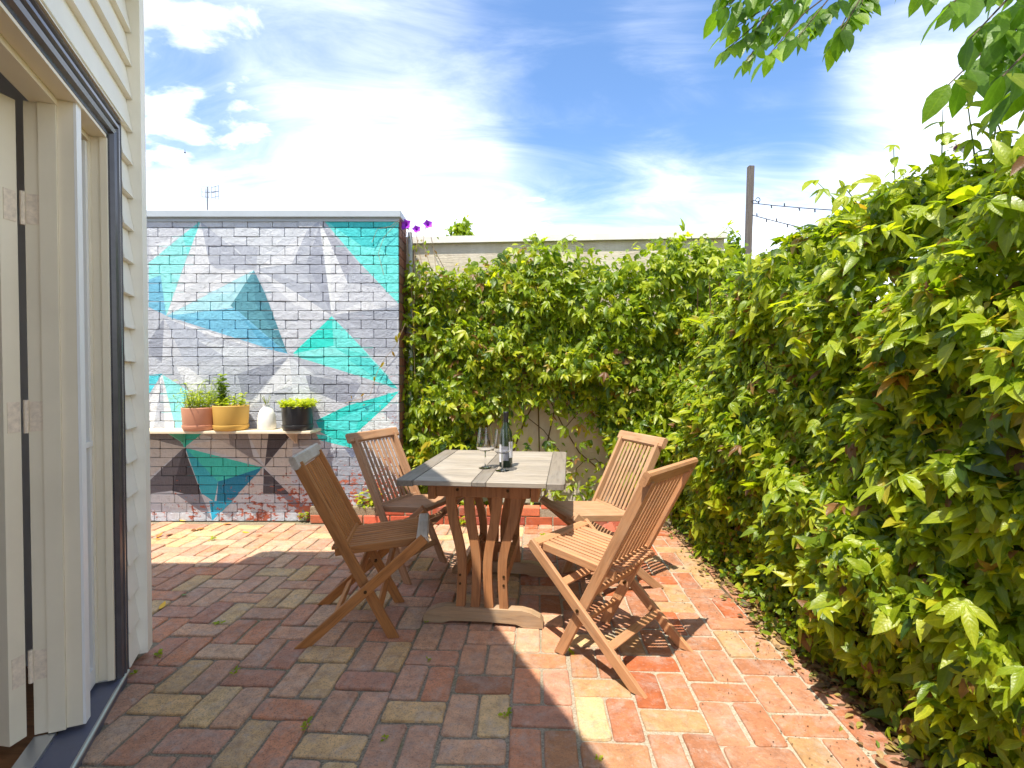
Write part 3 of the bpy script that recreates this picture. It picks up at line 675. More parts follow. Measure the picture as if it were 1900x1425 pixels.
def leaf_mesh(name, sets, mat):
    """sets: list of (template, pos Nx3, R Nx3x3, scale N, val N) -> one mesh"""
    V, FI, FL, C, U = [], [], [], [], []; off = 0
    for k, P, R, S, val in sets:
        if len(P) == 0: continue
        tv, tf = TPL[k]; n = len(P)
        jit = 1+RNG.normal(0, .12, (n, 1, 3)); w = np.einsum('nij,nkj->nki', R, (tv[None]*jit+RNG.normal(0, .022, (n,)+tv.shape))*S[:, None, None])+P[:, None, :]
        V.append(w.reshape(-1, 3)); nv = len(tv); U.append(np.tile(LUV[k], (n, 1)))
        tri = np.array([f for f in tf if len(f) == 4]).reshape(-1, 4); t3 = np.array([f for f in tf if len(f) == 3]).reshape(-1, 3)
        o = (np.arange(n)*nv+off)
        for q in (tri, t3):
            if len(q) == 0: continue
            a = (q[None]+o[:, None, None]).reshape(-1, q.shape[1]); FI.append(a.ravel()); FL.append(np.full(len(a), q.shape[1])); C.append(np.repeat(val, len(q)))
        off += n*nv
    V = np.concatenate(V); FI = np.concatenate(FI); FL = np.concatenate(FL); C = np.concatenate(C)
    m = bpy.data.meshes.new(name); m.vertices.add(len(V)); m.vertices.foreach_set('co', V.astype(np.float32).ravel())
    m.loops.add(len(FI)); m.loops.foreach_set('vertex_index', FI.astype(np.int32)); m.polygons.add(len(FL))
    m.polygons.foreach_set('loop_start', np.concatenate([[0], np.cumsum(FL)[:-1]]).astype(np.int32)); m.polygons.foreach_set('loop_total', FL.astype(np.int32))
    at = m.attributes.new('Col', 'FLOAT_COLOR', 'FACE'); cc = np.ones((len(C), 4), np.float32); cc[:, :3] = C[:, None]; at.data.foreach_set('color', cc.ravel())
    lu = m.attributes.new('luv', 'FLOAT_VECTOR', 'POINT'); lu.data.foreach_set('vector', np.concatenate(U).astype(np.float32).ravel())
    m.materials.append(mat); m.update(calc_edges=True); m.validate(); m.shade_smooth(); return m
_lm = {}
def leaf_proto(k, mat):
    if (k, mat.name) not in _lm:
        tv, tf = TPL[k]; b = MB(); b.add(tv, tf); m_ = _lm[(k, mat.name)] = b.mesh('leaf', mat, True); lu = m_.attributes.new('luv', 'FLOAT_VECTOR', 'POINT'); lu.data.foreach_set('vector', LUV[k].astype(np.float32).ravel())
    return _lm[(k, mat.name)]
def leaf_obj(parent, k, P, R, S, val, mat):
    o = bpy.data.objects.new('leaf', leaf_proto(k, mat)); m = Matrix([[*(R[i]*S), P[i]] for i in range(3)]+[[0, 0, 0, 1]])
    link(o); o.parent = parent; o.matrix_parent_inverse = parent.matrix_basis.inverted() if parent else Matrix(); o.matrix_basis = m; o.color = (val, val, val, 1); return o
def leafval(n, yellow=.03, dead=.02, mean=.42, sd=.2):
    v = np.clip(RNG.normal(mean, sd, n), .02, .86); r = RNG.random(n); v[r < yellow] = RNG.uniform(.88, .93, (r < yellow).sum()); d = (r > 1-dead); v[d] = RNG.uniform(.94, 1, d.sum()); return v
def sn(a, b, seed=0.):
    return (np.sin(a*3.1+b*1.7+seed)+np.sin(a*1.3-b*4.3+seed*2.1)+.7*np.sin(a*7.9+b*6.1+seed*.7)+.5*np.sin(a*13.3-b*11.7+seed))/3.2
def split_parts(parent, sets, mat_o, mat_a, nmax=300, name='foliage', frame=True):
    """the leaves that show largest become parts of their own, the rest one joined part"""
    cand = []
    for si, (k, P, R, S, val) in enumerate(sets):
        if k in ('round', 'blade'): continue
        c, s = math.cos(PIT), math.sin(PIT); dep = P[:, 1]*c-(P[:, 2]-CH)*s; dd = np.maximum(dep, .05)
        px = 950+F*P[:, 0]/dd; py = 712.5-F*(P[:, 1]*s+(P[:, 2]-CH)*c)/dd
        vis = (dep > .1) & (px > 0) & (px < 1900) & (py > 0) & (py < 1425)
        front = OUTNESS[si] if OUTNESS is not None else 1.
        sc_ = np.where(vis, S/dd*front, 0)
        cand += [(sc_[i], si, i) for i in np.argsort(-sc_)[:nmax]]
    cand.sort(key=lambda t: -t[0]); take = [(si, i) for q, si, i in cand[:nmax] if q > 0]
    masks = [np.ones(len(P), bool) for _, P, _, _, _ in sets]
    for si, i in take:
        k, P, R, S, val = sets[si]; masks[si][i] = False; leaf_obj(parent, k, P[i], R[i], S[i], float(val[i]), mat_o)
    rest = [(k, P[m], R[m], S[m], val[m]) for (k, P, R, S, val), m in zip(sets, masks)]
    o = bpy.data.objects.new(name, leaf_mesh(name, rest, mat_a)); link(o); o.parent = parent; o.matrix_parent_inverse = parent.matrix_basis.inverted(); o['kind'] = 'stuff'; return o
OUTNESS = None
def sync(): bpy.context.view_layer.update()

# ------------------------------------------------------------------ cream wall behind the vine, raised edging
CW0 = Vector((XE-.02, 4.675, 0)); CW1 = Vector((1.886, 4.475, 0)); ZCW = 2.548
CD = (CW1-CW0).normalized(); CN = Vector((CD.y, -CD.x, 0))       # CN faces the camera
def cw(t, q, z): return CW0+CD*t+CN*q+Vector((0, 0, z))
CL = (CW1-CW0).length
rw = empty('rendered_wall', CW0); tag(rw, 'cream rendered garden wall with white capping behind the climbing vine', 'wall')
def wbox(b, t0, t1, q0, q1, z0, z1):
    vs = [cw(t, q, z) for z in (z0, z1) for t, q in ((t0, q0), (t1, q0), (t1, q1), (t0, q1))]
    b.add(vs, [(0, 1, 2, 3), (7, 6, 5, 4), (0, 4, 5, 1), (1, 5, 6, 2), (2, 6, 7, 3), (3, 7, 4, 0)])
b = MB(); wbox(b, 0, CL, -.16, 0, -.05, ZCW-.062); child(b.build('wall_face', M['render']), rw, CW0)
b = MB(); wbox(b, .02, CL+.01, -.19, .035, ZCW-.060, ZCW); child(b.build('capping', M['capstone']), rw, CW0)
b = MB(); wbox(b, CL-.10, CL-.005, .003, .06, 2.12, 2.36); child(b.build('timber_block', M['post']), rw, CW0)
edg = empty('raised_edging', (-.3, 4.25, 0)); tag(edg, 'low red brick edging, two courses high, in front of the cream wall', 'edging')
b = MB(); e0, e1 = Vector((-1.74, 4.285, 0)), Vector((1.35, 4.19, 0)); ed = (e1-e0).normalized(); en = Vector((-ed.y, ed.x, 0)); em = None
b0 = MB(); b0.box((-.110, 0, 0), (.110, .10, .068), .004); em = b0.mesh('brick', M['redbrick'])
for row in range(2):
    x = .115 if row == 0 else .01
    while x < (e1-e0).length-.1:
        if not (row == 1 and (x < .16 or .38 < x < .62)):
            o = bpy.data.objects.new('brick', em); o.location = e0+ed*x+en*random.gauss(0, .004)+Vector((0, 0, .002+row*.078)); o.rotation_euler = (0, 0, math.atan2(ed.y, ed.x)+random.gauss(0, .015)); link(o); o.color = (*[v*random.uniform(.85, 1.1) for v in random.choice((lin(186, 96, 68), lin(170, 84, 62), lin(196, 112, 84), lin(160, 88, 72)))], 1)
            child(o, edg, edg.location)
        x += .232
b = MB(); mm = [e0+en*.012, e1+en*.012, e1+en*.085, e0+en*.085]; b.add([(p.x, p.y, z) for z in (-.02, .138) for p in mm], [(0, 1, 5, 4), (1, 2, 6, 5), (2, 3, 7, 6), (3, 0, 4, 7), (4, 5, 6, 7)]); child(b.build('mortar', M['joint']), edg, edg.location)
b = MB(); b.add([(e0.x+.02, e0.y+.09, .10), (e1.x, e1.y+.09, .10), (1.45, 4.5, .10), (XE+.01, 4.665, .10), (XE+.01, YW-.003, .10), (e0.x+.02, YW-.003, .10)], [(0, 1, 2, 3, 4, 5)]); child(b.build('soil', M['soil']), edg, edg.location)

# ------------------------------------------------------------------ house
house = empty('weatherboard_house', HO); tag(house, 'cream weatherboard house corner with an open doorway beside the paving', 'house')
def hbox(b, s0, s1, q0, q1, z0, z1, ch=0.):
    vs = [hp(s, q, z) for z in (z0, z1) for s, q in ((s0, q0), (s1, q0), (s1, q1), (s0, q1))]
    b.add(vs, [(3, 2, 1, 0), (4, 5, 6, 7), (0, 1, 5, 4), (1, 2, 6, 5), (2, 3, 7, 6), (3, 0, 4, 7)])
def hpart(name, mat, *boxes, parent=None):
    b = MB(); [hbox(b, *x) for x in boxes]; o = b.build(name, mat)
    pr = parent or house; o.parent = pr; o.matrix_parent_inverse = Matrix.Translation(-HO); return o
SA = hs_(231, .03)[0]; SB = SA+.1            # architrave outer and inner (s)
ZD = hs_(224.6, .03, 228)[1]-.112                    # clear head height
SE = 4.2
hpart('corner_post', M['board'], (0., .075, .001, HQ, .03, 3.26))
LP = .1435
k = 0; z = .045
while z < 3.2:
    zt = z+LP+.028
    segs = [(.0765, SA-.002)] if z < ZD+.10-.03 else [(.0765, SE)]
    if z < ZD+.10 and zt > ZD+.10: segs = [(.0765, SA-.002), (SA-.001, SE)]
    for i, (s0, s1) in enumerate(segs):
        zb = z
        if i == 1: zb = max(z, ZD+.1165)
        b = MB(); q0b, q0t = .036, .008
        vs = [hp(s, q, zz) for s in (s0, s1) for q, zz in ((-.004, zb), (q0b, zb), (q0b-.001, zb+.006), (q0t, zt), (-.004, zt))]
        b.add(vs, [(0, 1, 2, 3, 4), (9, 8, 7, 6, 5), (0, 5, 6, 1), (1, 6, 7, 2), (2, 7, 8, 3), (3, 8, 9, 4), (4, 9, 5, 0)])
        o = b.build('weatherboard', M['board']); o.parent = house; o.matrix_parent_inverse = Matrix.Translation(-HO)
    z += LP; k += 1
# wall core, with the opening left free
hpart('wall_core', M['inside'], (.0, SB-.02, -.12, -.005, -.02, 3.26), (SB-.02, SE, -.12, -.005, ZD+.05, 3.26))
# fluted architrave
def architrave():
    b = MB(); prof = [(0, .006), (0, .030), (.012, .034), (.018, .022), (.026, .022), (.032, .034), (.044, .034), (.050, .022), (.058, .022), (.064, .032), (.080, .028), (.086, .014), (.100, .014), (.100, .006)]
    # profile coordinate a from the outer edge inwards, q out of the wall
    r0 = [hp(SA+a, q, .035) for a, q in prof]; r1 = [hp(SA+a, q, ZD+.112-a) for a, q in prof]; r2 = [hp(SE, q, ZD+.112-a) for a, q in prof]
    b.rings([[tuple(p) for p in r] for r in (r0, r1, r2)]); o = b.build('architrave', M['dark_trim']); o.parent = house; o.matrix_parent_inverse = Matrix.Translation(-HO)
architrave()
b = MB(); hbox(b, SA+.1005, SA+.112, -.02, .012, .062, ZD); o = hpart('trim_bead', M['cream'], (SB+.0005, SB+.012, -.01, .012, .062, ZD), (SB+.0125, SE, -.01, .012, ZD-.001, ZD+.011))
# reveal, sidelight, mullion
hpart('jamb', M['cream'], (SB-.015, SB, -.12, -.0105, .062, ZD+.02), (SB-.006, SB+.006, -.075, -.042, .062, ZD))
hpart('door_head', M['cream'], (SB+.0002, SE, -.045, -.0105, ZD+.0005, ZD+.04), (SB+.0002, SE, -.12, -.0455, ZD-.022, ZD+.04))
SMa = hs_(158, .004)[0]; SMb = SMa+.042
hpart('mullion', M['white'], (SMa, SMb, -.004, .004, .062, ZD))
hpart('mullion_post', M['cream'], (SMa+.001, SMb, -.048, -.0045, .062, ZD-.0005), (SMa+.001, SMb+.010, -.095, -.0485, .062, ZD-.0225))
sdl = hpart('sidelight', M['white'], (SB+.0065, SMa, -.072, -.046, 1.000, 1.022), (SB+.0065, SMa, -.075, -.05, .062, .13), (SB+.0065, SB+.03, -.07, -.05, .131, .999), (SMa-.024, SMa-.0005, -.07, -.05, .131, .999), (SB+.0065, SB+.03, -.07, -.05, 1.0225, ZD-.03), (SMa-.024, SMa-.0005, -.07, -.05, 1.0225, ZD-.03))
hpart('pane', M['pane'], (SB+.0305, SMa-.0245, -.063, -.058, 1.0225, ZD-.03), parent=sdl)
hpart('panel', M['cream'], (SB+.0305, SMa-.0245, -.066, -.056, .1315, .9995), parent=sdl)
hpart('sill_board', M['white'], (SB+.0065, SMa-.0005, -.0455, -.004, 1.0005, 1.0215), parent=sdl)
hpart('door_jamb', M['cream'], (SMa+.002, SMb, -.135, -.0955, .062, ZD-.0225))
hpart('threshold', M['sill'], (SA+.012, SE, -.075, .028, -.02, .0465))
b = MB(); b.tube([hp(SA+.012, .030, .040), hp(SE, .030, .040)], .0085, 8); o = b.build('threshold_nosing', M['alu']); o.parent = house; o.matrix_parent_inverse = Matrix.Translation(-HO)
hpart('threshold_strip', M['alu'], (SMb+.004, SE, -.135, -.0755, -.02, .058))
# open door folded back inside, on three hinges
dr = empty('door', hp(SMb+.012, -.142, .07), 0); dr.parent = house; dr.matrix_parent_inverse = Matrix.Translation(-HO)
ph = math.radians(122); bd = (HU*math.cos(ph)-HN*math.sin(ph)).normalized(); td = (HN*math.cos(ph)+HU*math.sin(ph)).normalized()
def dbox(b, a0, a1, t0, t1, z0, z1):
    o = hp(SMb+.012, -.146, 0)
    vs = [o+bd*a+td*t+Vector((0, 0, z)) for z in (z0, z1) for a, t in ((a0, t0), (a1, t0), (a1, t1), (a0, t1))]
    b.add(vs, [(3, 2, 1, 0), (4, 5, 6, 7), (0, 1, 5, 4), (1, 2, 6, 5), (2, 3, 7, 6), (3, 0, 4, 7)])
dl = hp(SMb+.012, -.142, .07)
def dpart(name, mat, *bx):
    b = MB(); [dbox(b, *x) for x in bx]; o = b.build(name, mat); o.parent = dr; o.matrix_parent_inverse = Matrix.Translation(-dl); return o
dpart('door_leaf', M['cream'], (0.004, .80, .002, .052, .07, ZD-.03))
for zc in (.30, 1.14, 1.83):
    b = MB(); o3 = hp(SMb+.006, -.139, 0); b.tube([o3+Vector((0, 0, zc-.055)), o3+Vector((0, 0, zc+.055))], .007, 8)
    for zz in (-.03, 0, .03): b.tube([o3+Vector((0, 0, zc+zz-.0015)), o3+Vector((0, 0, zc+zz+.0015))], .0078, 8)
    hbox(b, SMb+.0002, SMb+.0020, -.131, -.097, zc-.05, zc+.05); dbox(b, .002, .0038, .006, .042, zc-.05, zc+.05)
    o = b.build('hinge', M['hinge']); o.parent = dr; o.matrix_parent_inverse = Matrix.Translation(-dl)
# interior
def room():
    b = MB(); vs = [hp(s, q, .03) for s, q in ((-.6, -.12), (SE, -.12), (SE, -4.2), (-.6, -4.2))]; b.add(vs, [(0, 1, 2, 3)]); o = b.build('interior_floor', M['floorwood']); o.parent = house; o.matrix_parent_inverse = Matrix.Translation(-HO)
    hpart('interior_wall', M['inside'], (-.7, SE, -1.5, -1.4, -.02, 3.26), (SE, SE+.1, -4.3, -.005, -.02, 3.26), (-.10, -.0, -1.399, -.13, -.02, 3.26), (0.01, SE-.01, -1.395, -.13, 2.75, 2.8))
    hpart('skirting', M['white'], (.002, SE-.01, -1.398, -1.38, .031, .16))
room()
# roof: its eave and gable end throw the big shadow over the paving
HE = 3.30; SH = Vector((SUN.x, SUN.y, 0))*(HE/-SUN.z)
ga, gb = onz(1097, 1421), onz(897, 1150); gd = (gb-ga); gd.normalize()
ycut1, ycut2 = onz(560, 1028).y, onz(350, 1050).y
pt = lambda y: ga+gd*((y-ga.y)/gd.y)
xs = onz(455, 1038).x
R1 = [pt(-2.5)-SH, pt(ycut1)-SH, Vector((xs+.02, ycut1, 0))-SH, Vector((xs-.02, ycut2, 0))-SH, Vector((-6.5, ycut2, 0))-SH, Vector((-6.5, -2.5, 0))-SH]
b = MB(); n = len(R1); b.add([(p.x, p.y, z) for z in (HE, HE+.14) for p in R1], [tuple(range(n))[::-1], tuple(range(n, 2*n))]+[(i, (i+1) % n, (i+1) % n+n, i+n) for i in range(n)])
o = b.build('roof', M['roofing']); o.parent = house; o.matrix_parent_inverse = Matrix.Translation(-HO)

# ------------------------------------------------------------------ garden furniture
def chair(x, y, rz, mat, label, rail_mat=None):
    c = empty('folding_chair', (x, y, 0), rz); tag(c, label, 'chair', None)
    def part(name, m, *bars):
        b = MB()
        for p0, p1, sd, w, t, kw in bars: b.bar(p0, p1, sd, w, t, **kw)
        # put the grain along the piece: own origin at its first end
        p0, p1 = Vector(bars[0][0]), Vector(bars[0][1]); q = (p1-p0).to_track_quat('X', 'Z'); mt = Matrix.Translation(p0) @ q.to_matrix().to_4x4(); inv = mt.inverted()
        b.v = [tuple(inv @ Vector(v)) for v in b.v]; o = b.build(name, m, c); o.matrix_basis = mt; return o
    T0, T1 = Vector((0, 0, 0)), Vector((-.452, 0, .885)); at = lambda z: T0+(T1-T0)*(z/T1.z)
    R0, R1_ = Vector((-.415, 0, 0)), Vector((.150, 0, .487)); ar = lambda z: R0+(R1_-R0)*(z/R1_.z)
    X = (1, 0, 0); Y = (0, 1, 0)
    for s in (-1, 1):
        w = Vector((0, .192*s, 0)); part('front_leg', mat, (T0+w, at(.86)+w, X, .048, .022, dict(cut0=0.)))
        w = Vector((0, .224*s, 0)); part('rear_leg', mat, (R0+w, R1_+w, X, .048, .021, dict(cut0=0.)))
        b = MB(); p = at(.247); b.tube([(p.x, .165*s, p.z), (p.x, .2395*s, p.z)], .008, 8); b.build('pivot_bolt', M['brass'], c)
    tr = part('top_rail', rail_mat or mat, (at(.868)+Vector((0, -.236, 0)), at(.868)+Vector((0, .236, 0)), (T1-T0), .066, .030, dict(ch=.010)))
    sl0, sl1 = Vector((-.295, 0, .436)), Vector((.112, 0, .474)); sv = sl1-sl0
    for s in (-1, 1): part('seat_rail', mat, (sl0+Vector((.02, .168*s, -.012)), sl1+Vector((.012, .168*s, -.012)), Y, .020, .038, {}))
    for i in range(10):
        yy = -.146+.292*i/9
        part('seat_slat', mat, (sl0+Vector((0, yy, 0)), sl1+Vector((0, yy, 0)), Y, .0188, .016, dict(ch=.004)))
    part('seat_front_rail', rail_mat or mat, (Vector((.140, -.211, .478)), Vector((.140, .211, .478)), X, .058, .024, dict(ch=.008)))
    for xx, zz in ((-.20, .4275), (.04, .450)): part('seat_crosspiece', mat, (Vector((xx, -.157, zz)), Vector((xx, .157, zz)), X, .030, .014, {}))
    for i in range(9):
        yy = -.150+.300*i/8; part('back_slat', mat, (at(.462)+Vector((0, yy, 0)), at(.835)+Vector((0, yy, 0)), Y, .020, .011, {}))
    part('back_lower_rail', mat, (at(.448)+Vector((0, -.180, 0)), at(.448)+Vector((0, .180, 0)), (T1-T0), .026, .024, {}))
    part('stretcher', mat, (at(.135)+Vector((0, -.181, 0)), at(.135)+Vector((0, .181, 0)), (T1-T0), .036, .018, {}))
    part('stretcher', mat, (at(.315)+Vector((0, -.181, 0)), at(.315)+Vector((0, .181, 0)), (T1-T0), .036, .018, {}))
    part('stretcher', mat, (ar(.125)+Vector((0, -.2135, 0)), ar(.125)+Vector((0, .2135, 0)), (R1_-R0), .036, .018, {}))
    part('stretcher', mat, (ar(.335)+Vector((0, -.2135, 0)), ar(.335)+Vector((0, .2135, 0)), (R1_-R0), .036, .018, {}))
    return c
chair(-.606, 2.611, .147, M['teak_brown'], 'brown folding chair with bleached seat front in the house shadow beside the table', M['teak_rail'])
chair(-.551, 3.217, -.475, M['teak_old'], 'greyed folding chair angled between the mural wall and the table')
chair(.350, 2.430, 2.405, M['teak'], 'golden teak folding chair in full sun with its back turned to the hedge')
chair(.412, 3.040, 3.513, M['teak2'], 'pale teak folding chair facing the table from in front of the bare wall patch')

TA = -.115; TC = Vector((-.105, 2.935, 0)); TZ = .757
def table():
    t = empty('garden_table', TC, TA); tag(t, 'weathered slatted teak table on two curved leg trestles', 'table')
    hx, hy = .42, .505; th = .030
    def part(name, m, b, axis=None):
        o = b.build(name, m, t); return o
    # breadboard ends, with a clipped outer corner
    for s in (-1, 1):
        x0, x1 = hx-.088, hx; c = .022
        pts = [(x0, -hy), (x1-c, -hy), (x1-c*.3, -hy+c*.3), (x1, -hy+c), (x1, hy-c), (x1-c*.3, hy-c*.3), (x1-c, hy), (x0, hy)]
        if s < 0: pts = [(-x, y) for x, y in pts][::-1]
        i = lambda k, e: (pts[k][0]*(1-e), pts[k][1]*(1-e))
        b = MB(); b.rings([[(p[0], p[1], TZ-th) for p in pts], [(p[0], p[1], TZ-.004) for p in pts], [(p[0]-s*.003 if abs(p[0]) > x0+.001 else p[0], p[1]*.994, TZ) for p in pts]])
        b.v = [(v[1], -v[0], v[2]) for v in b.v]; o = part('end_board', M['table_dark'], b); o.rotation_euler = (0, 0, math.pi/2); 
        
    n = 9; p = 2*hy/n
    for s in (-1, 1):
        for k in range(n):
            y0 = -hy+k*p; b = MB(); xa, xb = (-hx+.0905, -.0365) if s < 0 else (.0365, hx-.0905); b.box((xa, y0+.0032, TZ-th+.004), (xb, y0+p-.0032, TZ-.001+random.uniform(-.001, .001)), .003); part('slat', M['table_slat'], b)
    b = MB(); b.box((-.0345, -hy+.003, TZ-th+.004), (.0345, hy-.003, TZ-.002), .003); b.v = [(v[1], -v[0], v[2]) for v in b.v]; o = part('centre_board', M['table_dark'], b); o.rotation_euler = (0, 0, math.pi/2)
    for s in (-1, 1):
        b = MB(); b.box((-.285, -.40, TZ-.118), (-.245, .46, TZ-th-.0015), .003) if s < 0 else b.box((.245, -.40, TZ-.118), (.285, .46, TZ-th-.0015), .003); b.v = [(v[1], -v[0], v[2]) for v in b.v]; o = part('side_beam', M['table_leg'], b); o.rotation_euler = (0, 0, math.pi/2)
    for py_ in (-.375, .265):
        b = MB(); b.box((-.243, py_-.020, TZ-.104), (.243, py_+.020, TZ-th-.0018), .003); part('apron', M['table_leg'], b)
        for xx in (-.13, .13):
            b = MB(); b.tube([(xx, py_-.0205, TZ-.066), (xx, py_-.025, TZ-.066)], .008, 8); part('bolt', M['brass'], b)
        for xt, xb in ((-.165, -.118), (-.072, -.042), (.070, .032), (.165, .108)):
            b = MB(); rs = []
            for k in range(13):
                f = k/12; z = .085+(TZ-.1045-.085)*f; g = max(0, (f-.35)/.65); g = g*g*(3-2*g); x = xb+(xt-xb)*g*1.05+(-.010 if xt < 0 else .010)*(-math.sin(math.pi*min(1, f*1.3)))*(.9); hw = .0225+.003*g
                rs.append([(x-hw, py_-.015, z), (x+hw, py_-.015, z), (x+hw, py_+.015, z), (x-hw, py_+.015, z)])
            b.rings(rs); part('leg', M['table_leg'], b)
        if py_ < 0:
            for xb in (-.118, .108):
                for zz in (.205, .250): b = MB(); b.tube([(xb, py_-.015, zz), (xb, py_-.0195, zz)], .0065, 8); part('bolt', M['brass'], b)
        # arched foot runner
        b = MB(); top = [(-.31, .030), (-.295, .052), (-.25, .074), (-.20, .085), (-.185, .0845), (.185, .0845), (.20, .085), (.25, .074), (.295, .052), (.31, .030)]; bot = [(.31, 0), (.21, 0), (.17, .014), (0, .020), (-.17, .014), (-.21, 0), (-.31, 0)]
        pr = top+bot; b.rings([[(x, py_-.028, z) for x, z in pr], [(x, py_+.028, z) for x, z in pr]]); part('foot_runner', M['table_foot'], b)
    for xx in (-.118, .108):
        b = MB(); b.box((xx-.014, -.3598, .195), (xx+.014, .2498, .260), .003); b.v = [(v[1], -v[0], v[2]) for v in b.v]; o = part('stretcher', M['table_leg'], b); o.rotation_euler = (0, 0, math.pi/2)
    b = MB(); b.box((-.1035, .10, .20), (.0935, .13, .255), .003); part('stretcher', M['table_leg'], b)
table()
def on_table(px, py): return onz(px, py, TZ)
def wine_bottle():
    p = on_table(938.6, 867); r = .0375; o = empty('wine_bottle', (p.x, p.y+.02, TZ)); tag(o, 'dark green wine bottle with pale label standing behind the glasses', 'bottle')
    b = MB(); b.lathe([(.004, .012), (.030, .002), (r-.004, 0), (r, .005), (r, .165), (r-.002, .185), (.030, .205), (.020, .225), (.0155, .245), (.0145, .262)], 32, caps=False); smooth_angle(b.build('bottle_body', M['bottle'], o), 60)
    b = MB(); b.lathe([(.0150, .238), (.0152, .30), (.0162, .301), (.0162, .311), (.015, .3125), (.002, .3125)], 24, caps=False); smooth_angle(b.build('capsule', M['foil'], o), 50)
    def band(name, a0, a1, z0, z1, m, k=.0006):
        b = MB(); nn = 16; rr = r+k; vs = [(rr*math.cos(a0+(a1-a0)*i/nn), rr*math.sin(a0+(a1-a0)*i/nn), z) for z in (z0, z1) for i in range(nn+1)]
        b.add(vs, [(i, i+1, i+nn+2, i+nn+1) for i in range(nn)]); smooth_angle(b.build(name, m, o))
    band('label', math.radians(-60), math.radians(20), .055, .145, M['label']); band('label', math.radians(185), math.radians(228), .03, .13, M['label']); band('label', math.radians(232), math.radians(294), .04, .12, M['label_grey'])
wine_bottle()
def glass(px, py, label):
    p = on_table(px, py); o = empty('wine_glass', (p.x, p.y, TZ)); tag(o, label, 'glass')
    b = MB(); b.lathe([(.0005, .0), (.037, .0), (.0375, .0012), (.030, .003), (.012, .006), (.0042, .012), (.0036, .03), (.0036, .085), (.006, .094), (.0005, .097)], 32, caps=False); smooth_angle(b.build('stem', M['glass'], o), 60)
    out = [(.0060, .0935), (.030, .098), (.0455, .109), (.0495, .122), (.0475, .145), (.0425, .18), (.0365, .223), (.0360, .230)]
    inn = [(.0349, .230), (.0354, .223), (.0414, .18), (.0464, .145), (.0484, .122), (.0445, .110), (.0295, .0995), (.0005, .0965)]
    b = MB(); b.lathe([(.0005, .0933)]+out+inn, 36, caps=False); smooth_angle(b.build('bowl', M['glass'], o), 60)
glass(900.5, 868.4, 'empty wine glass standing clear of the bottle'); glass(932, 873.5, 'empty wine glass standing right in front of the bottle')

# ------------------------------------------------------------------ potted plants on the shelf
def plantlet(parent, name, n, rad, hgt, kind, size, val, spread=.6, cen=(0, 0, 0), stem=True, mat='leaf_a'):
    P = []; D = []; Nn = []; st = MB()
    for i in range(n):
        a = random.uniform(0, 6.283); r0 = rad*.6*math.sqrt(random.random()); h = hgt*random.uniform(.35, 1); tip = Vector((cen[0]+(r0+spread*h*random.uniform(.1, .9))*math.cos(a), cen[1]+(r0+spread*h*random.uniform(.1, .9))*math.sin(a), cen[2]+h)); ba = Vector((cen[0]+r0*math.cos(a), cen[1]+r0*math.sin(a), cen[2]))
        if stem: st.tube([ba, (ba+tip)/2+Vector((0, 0, h*.1)), tip], .0012, 4)
        for t in (.4, .6, .75, .88, 1.):
            q = ba+(tip-ba)*t; P.append(q); az = random.uniform(0, 6.283); D.append((math.cos(az), math.sin(az), random.uniform(-.1, .7))); Nn.append((random.gauss(0, .4), random.gauss(-.2, .4), 1))
    P = np.array([tuple(p) for p in P]); R = frames(np.array(D), np.array(Nn)); S = RNG.uniform(.7, 1.25, len(P))*size
    m = leaf_mesh(name, [(kind, P, R, S, np.clip(RNG.normal(val, .12, len(P)), 0, .86))], M[mat]); o = bpy.data.objects.new(name, m); link(o, parent); o['kind'] = 'stuff'
    if stem: st.build('stems', M['greenstem'], parent)['kind'] = 'stuff'
    return o
p, r, h = pot(340.5, 400.5, 755.5, 'plant_pot', 'terracotta pink pot with feathery green herbs on the shelf', M['pot_pink']); plantlet(p, 'foliage', 90, r*1.3, .17, 'lance', .030, .62, .35, (0, 0, h-.03)); plantlet(p, 'foliage', 18, r, .26, 'blade', .07, .45, .9, (-.04, 0, h-.03))
p, r, h = pot(397.5, 459, 752, 'plant_pot', 'mustard yellow pot with a tall leafy herb on the shelf', M['pot_yellow'], .0); plantlet(p, 'foliage', 30, .03, .29, 'oval', .042, .36, .14, (-.07, 0, h-.03)); plantlet(p, 'foliage', 30, r*1.2, .13, 'oval', .034, .66, .3, (.02, 0, h-.03))
p, r, h = pot(523.7, 579.8, 753, 'plant_pot', 'black pot overflowing with small pale succulents on the shelf', M['pot_black']); plantlet(p, 'foliage', 220, r*1.75, .085, 'oval', .026, .78, .3, (0, 0, h-.03), False); plantlet(p, 'trailing_stems', 26, r*1.4, .09, 'oval', .010, .97, 1.9, (.02, -.02, h-.02))
def vase():
    yc = YW-.12; sx = yc/F; x0, x1 = (478-950)*sx, (510.5-950)*sx; r = (x1-x0)/2; h = CH-(750-695)*sx-ZS; p = empty('vase', ((x0+x1)/2, yc, ZS)); tag(p, 'small white bottle shaped vase on the shelf between pots', 'vase')
    b = MB(); b.lathe([(.001, 0), (r*.92, 0), (r, .012), (r*.98, h*.35), (r*.90, h*.60), (r*.68, h*.78), (r*.44, h*.86), (r*.36, h*.92), (r*.42, h), (r*.34, h), (r*.30, h*.9)], 32, caps=False); smooth_angle(b.build('vase_body', M['pot_white'], p), 60)
    plantlet(p, 'dried_sprigs', 12, .012, .09, 'oval', .009, .98, 1.0, (0, 0, h-.01))
vase()

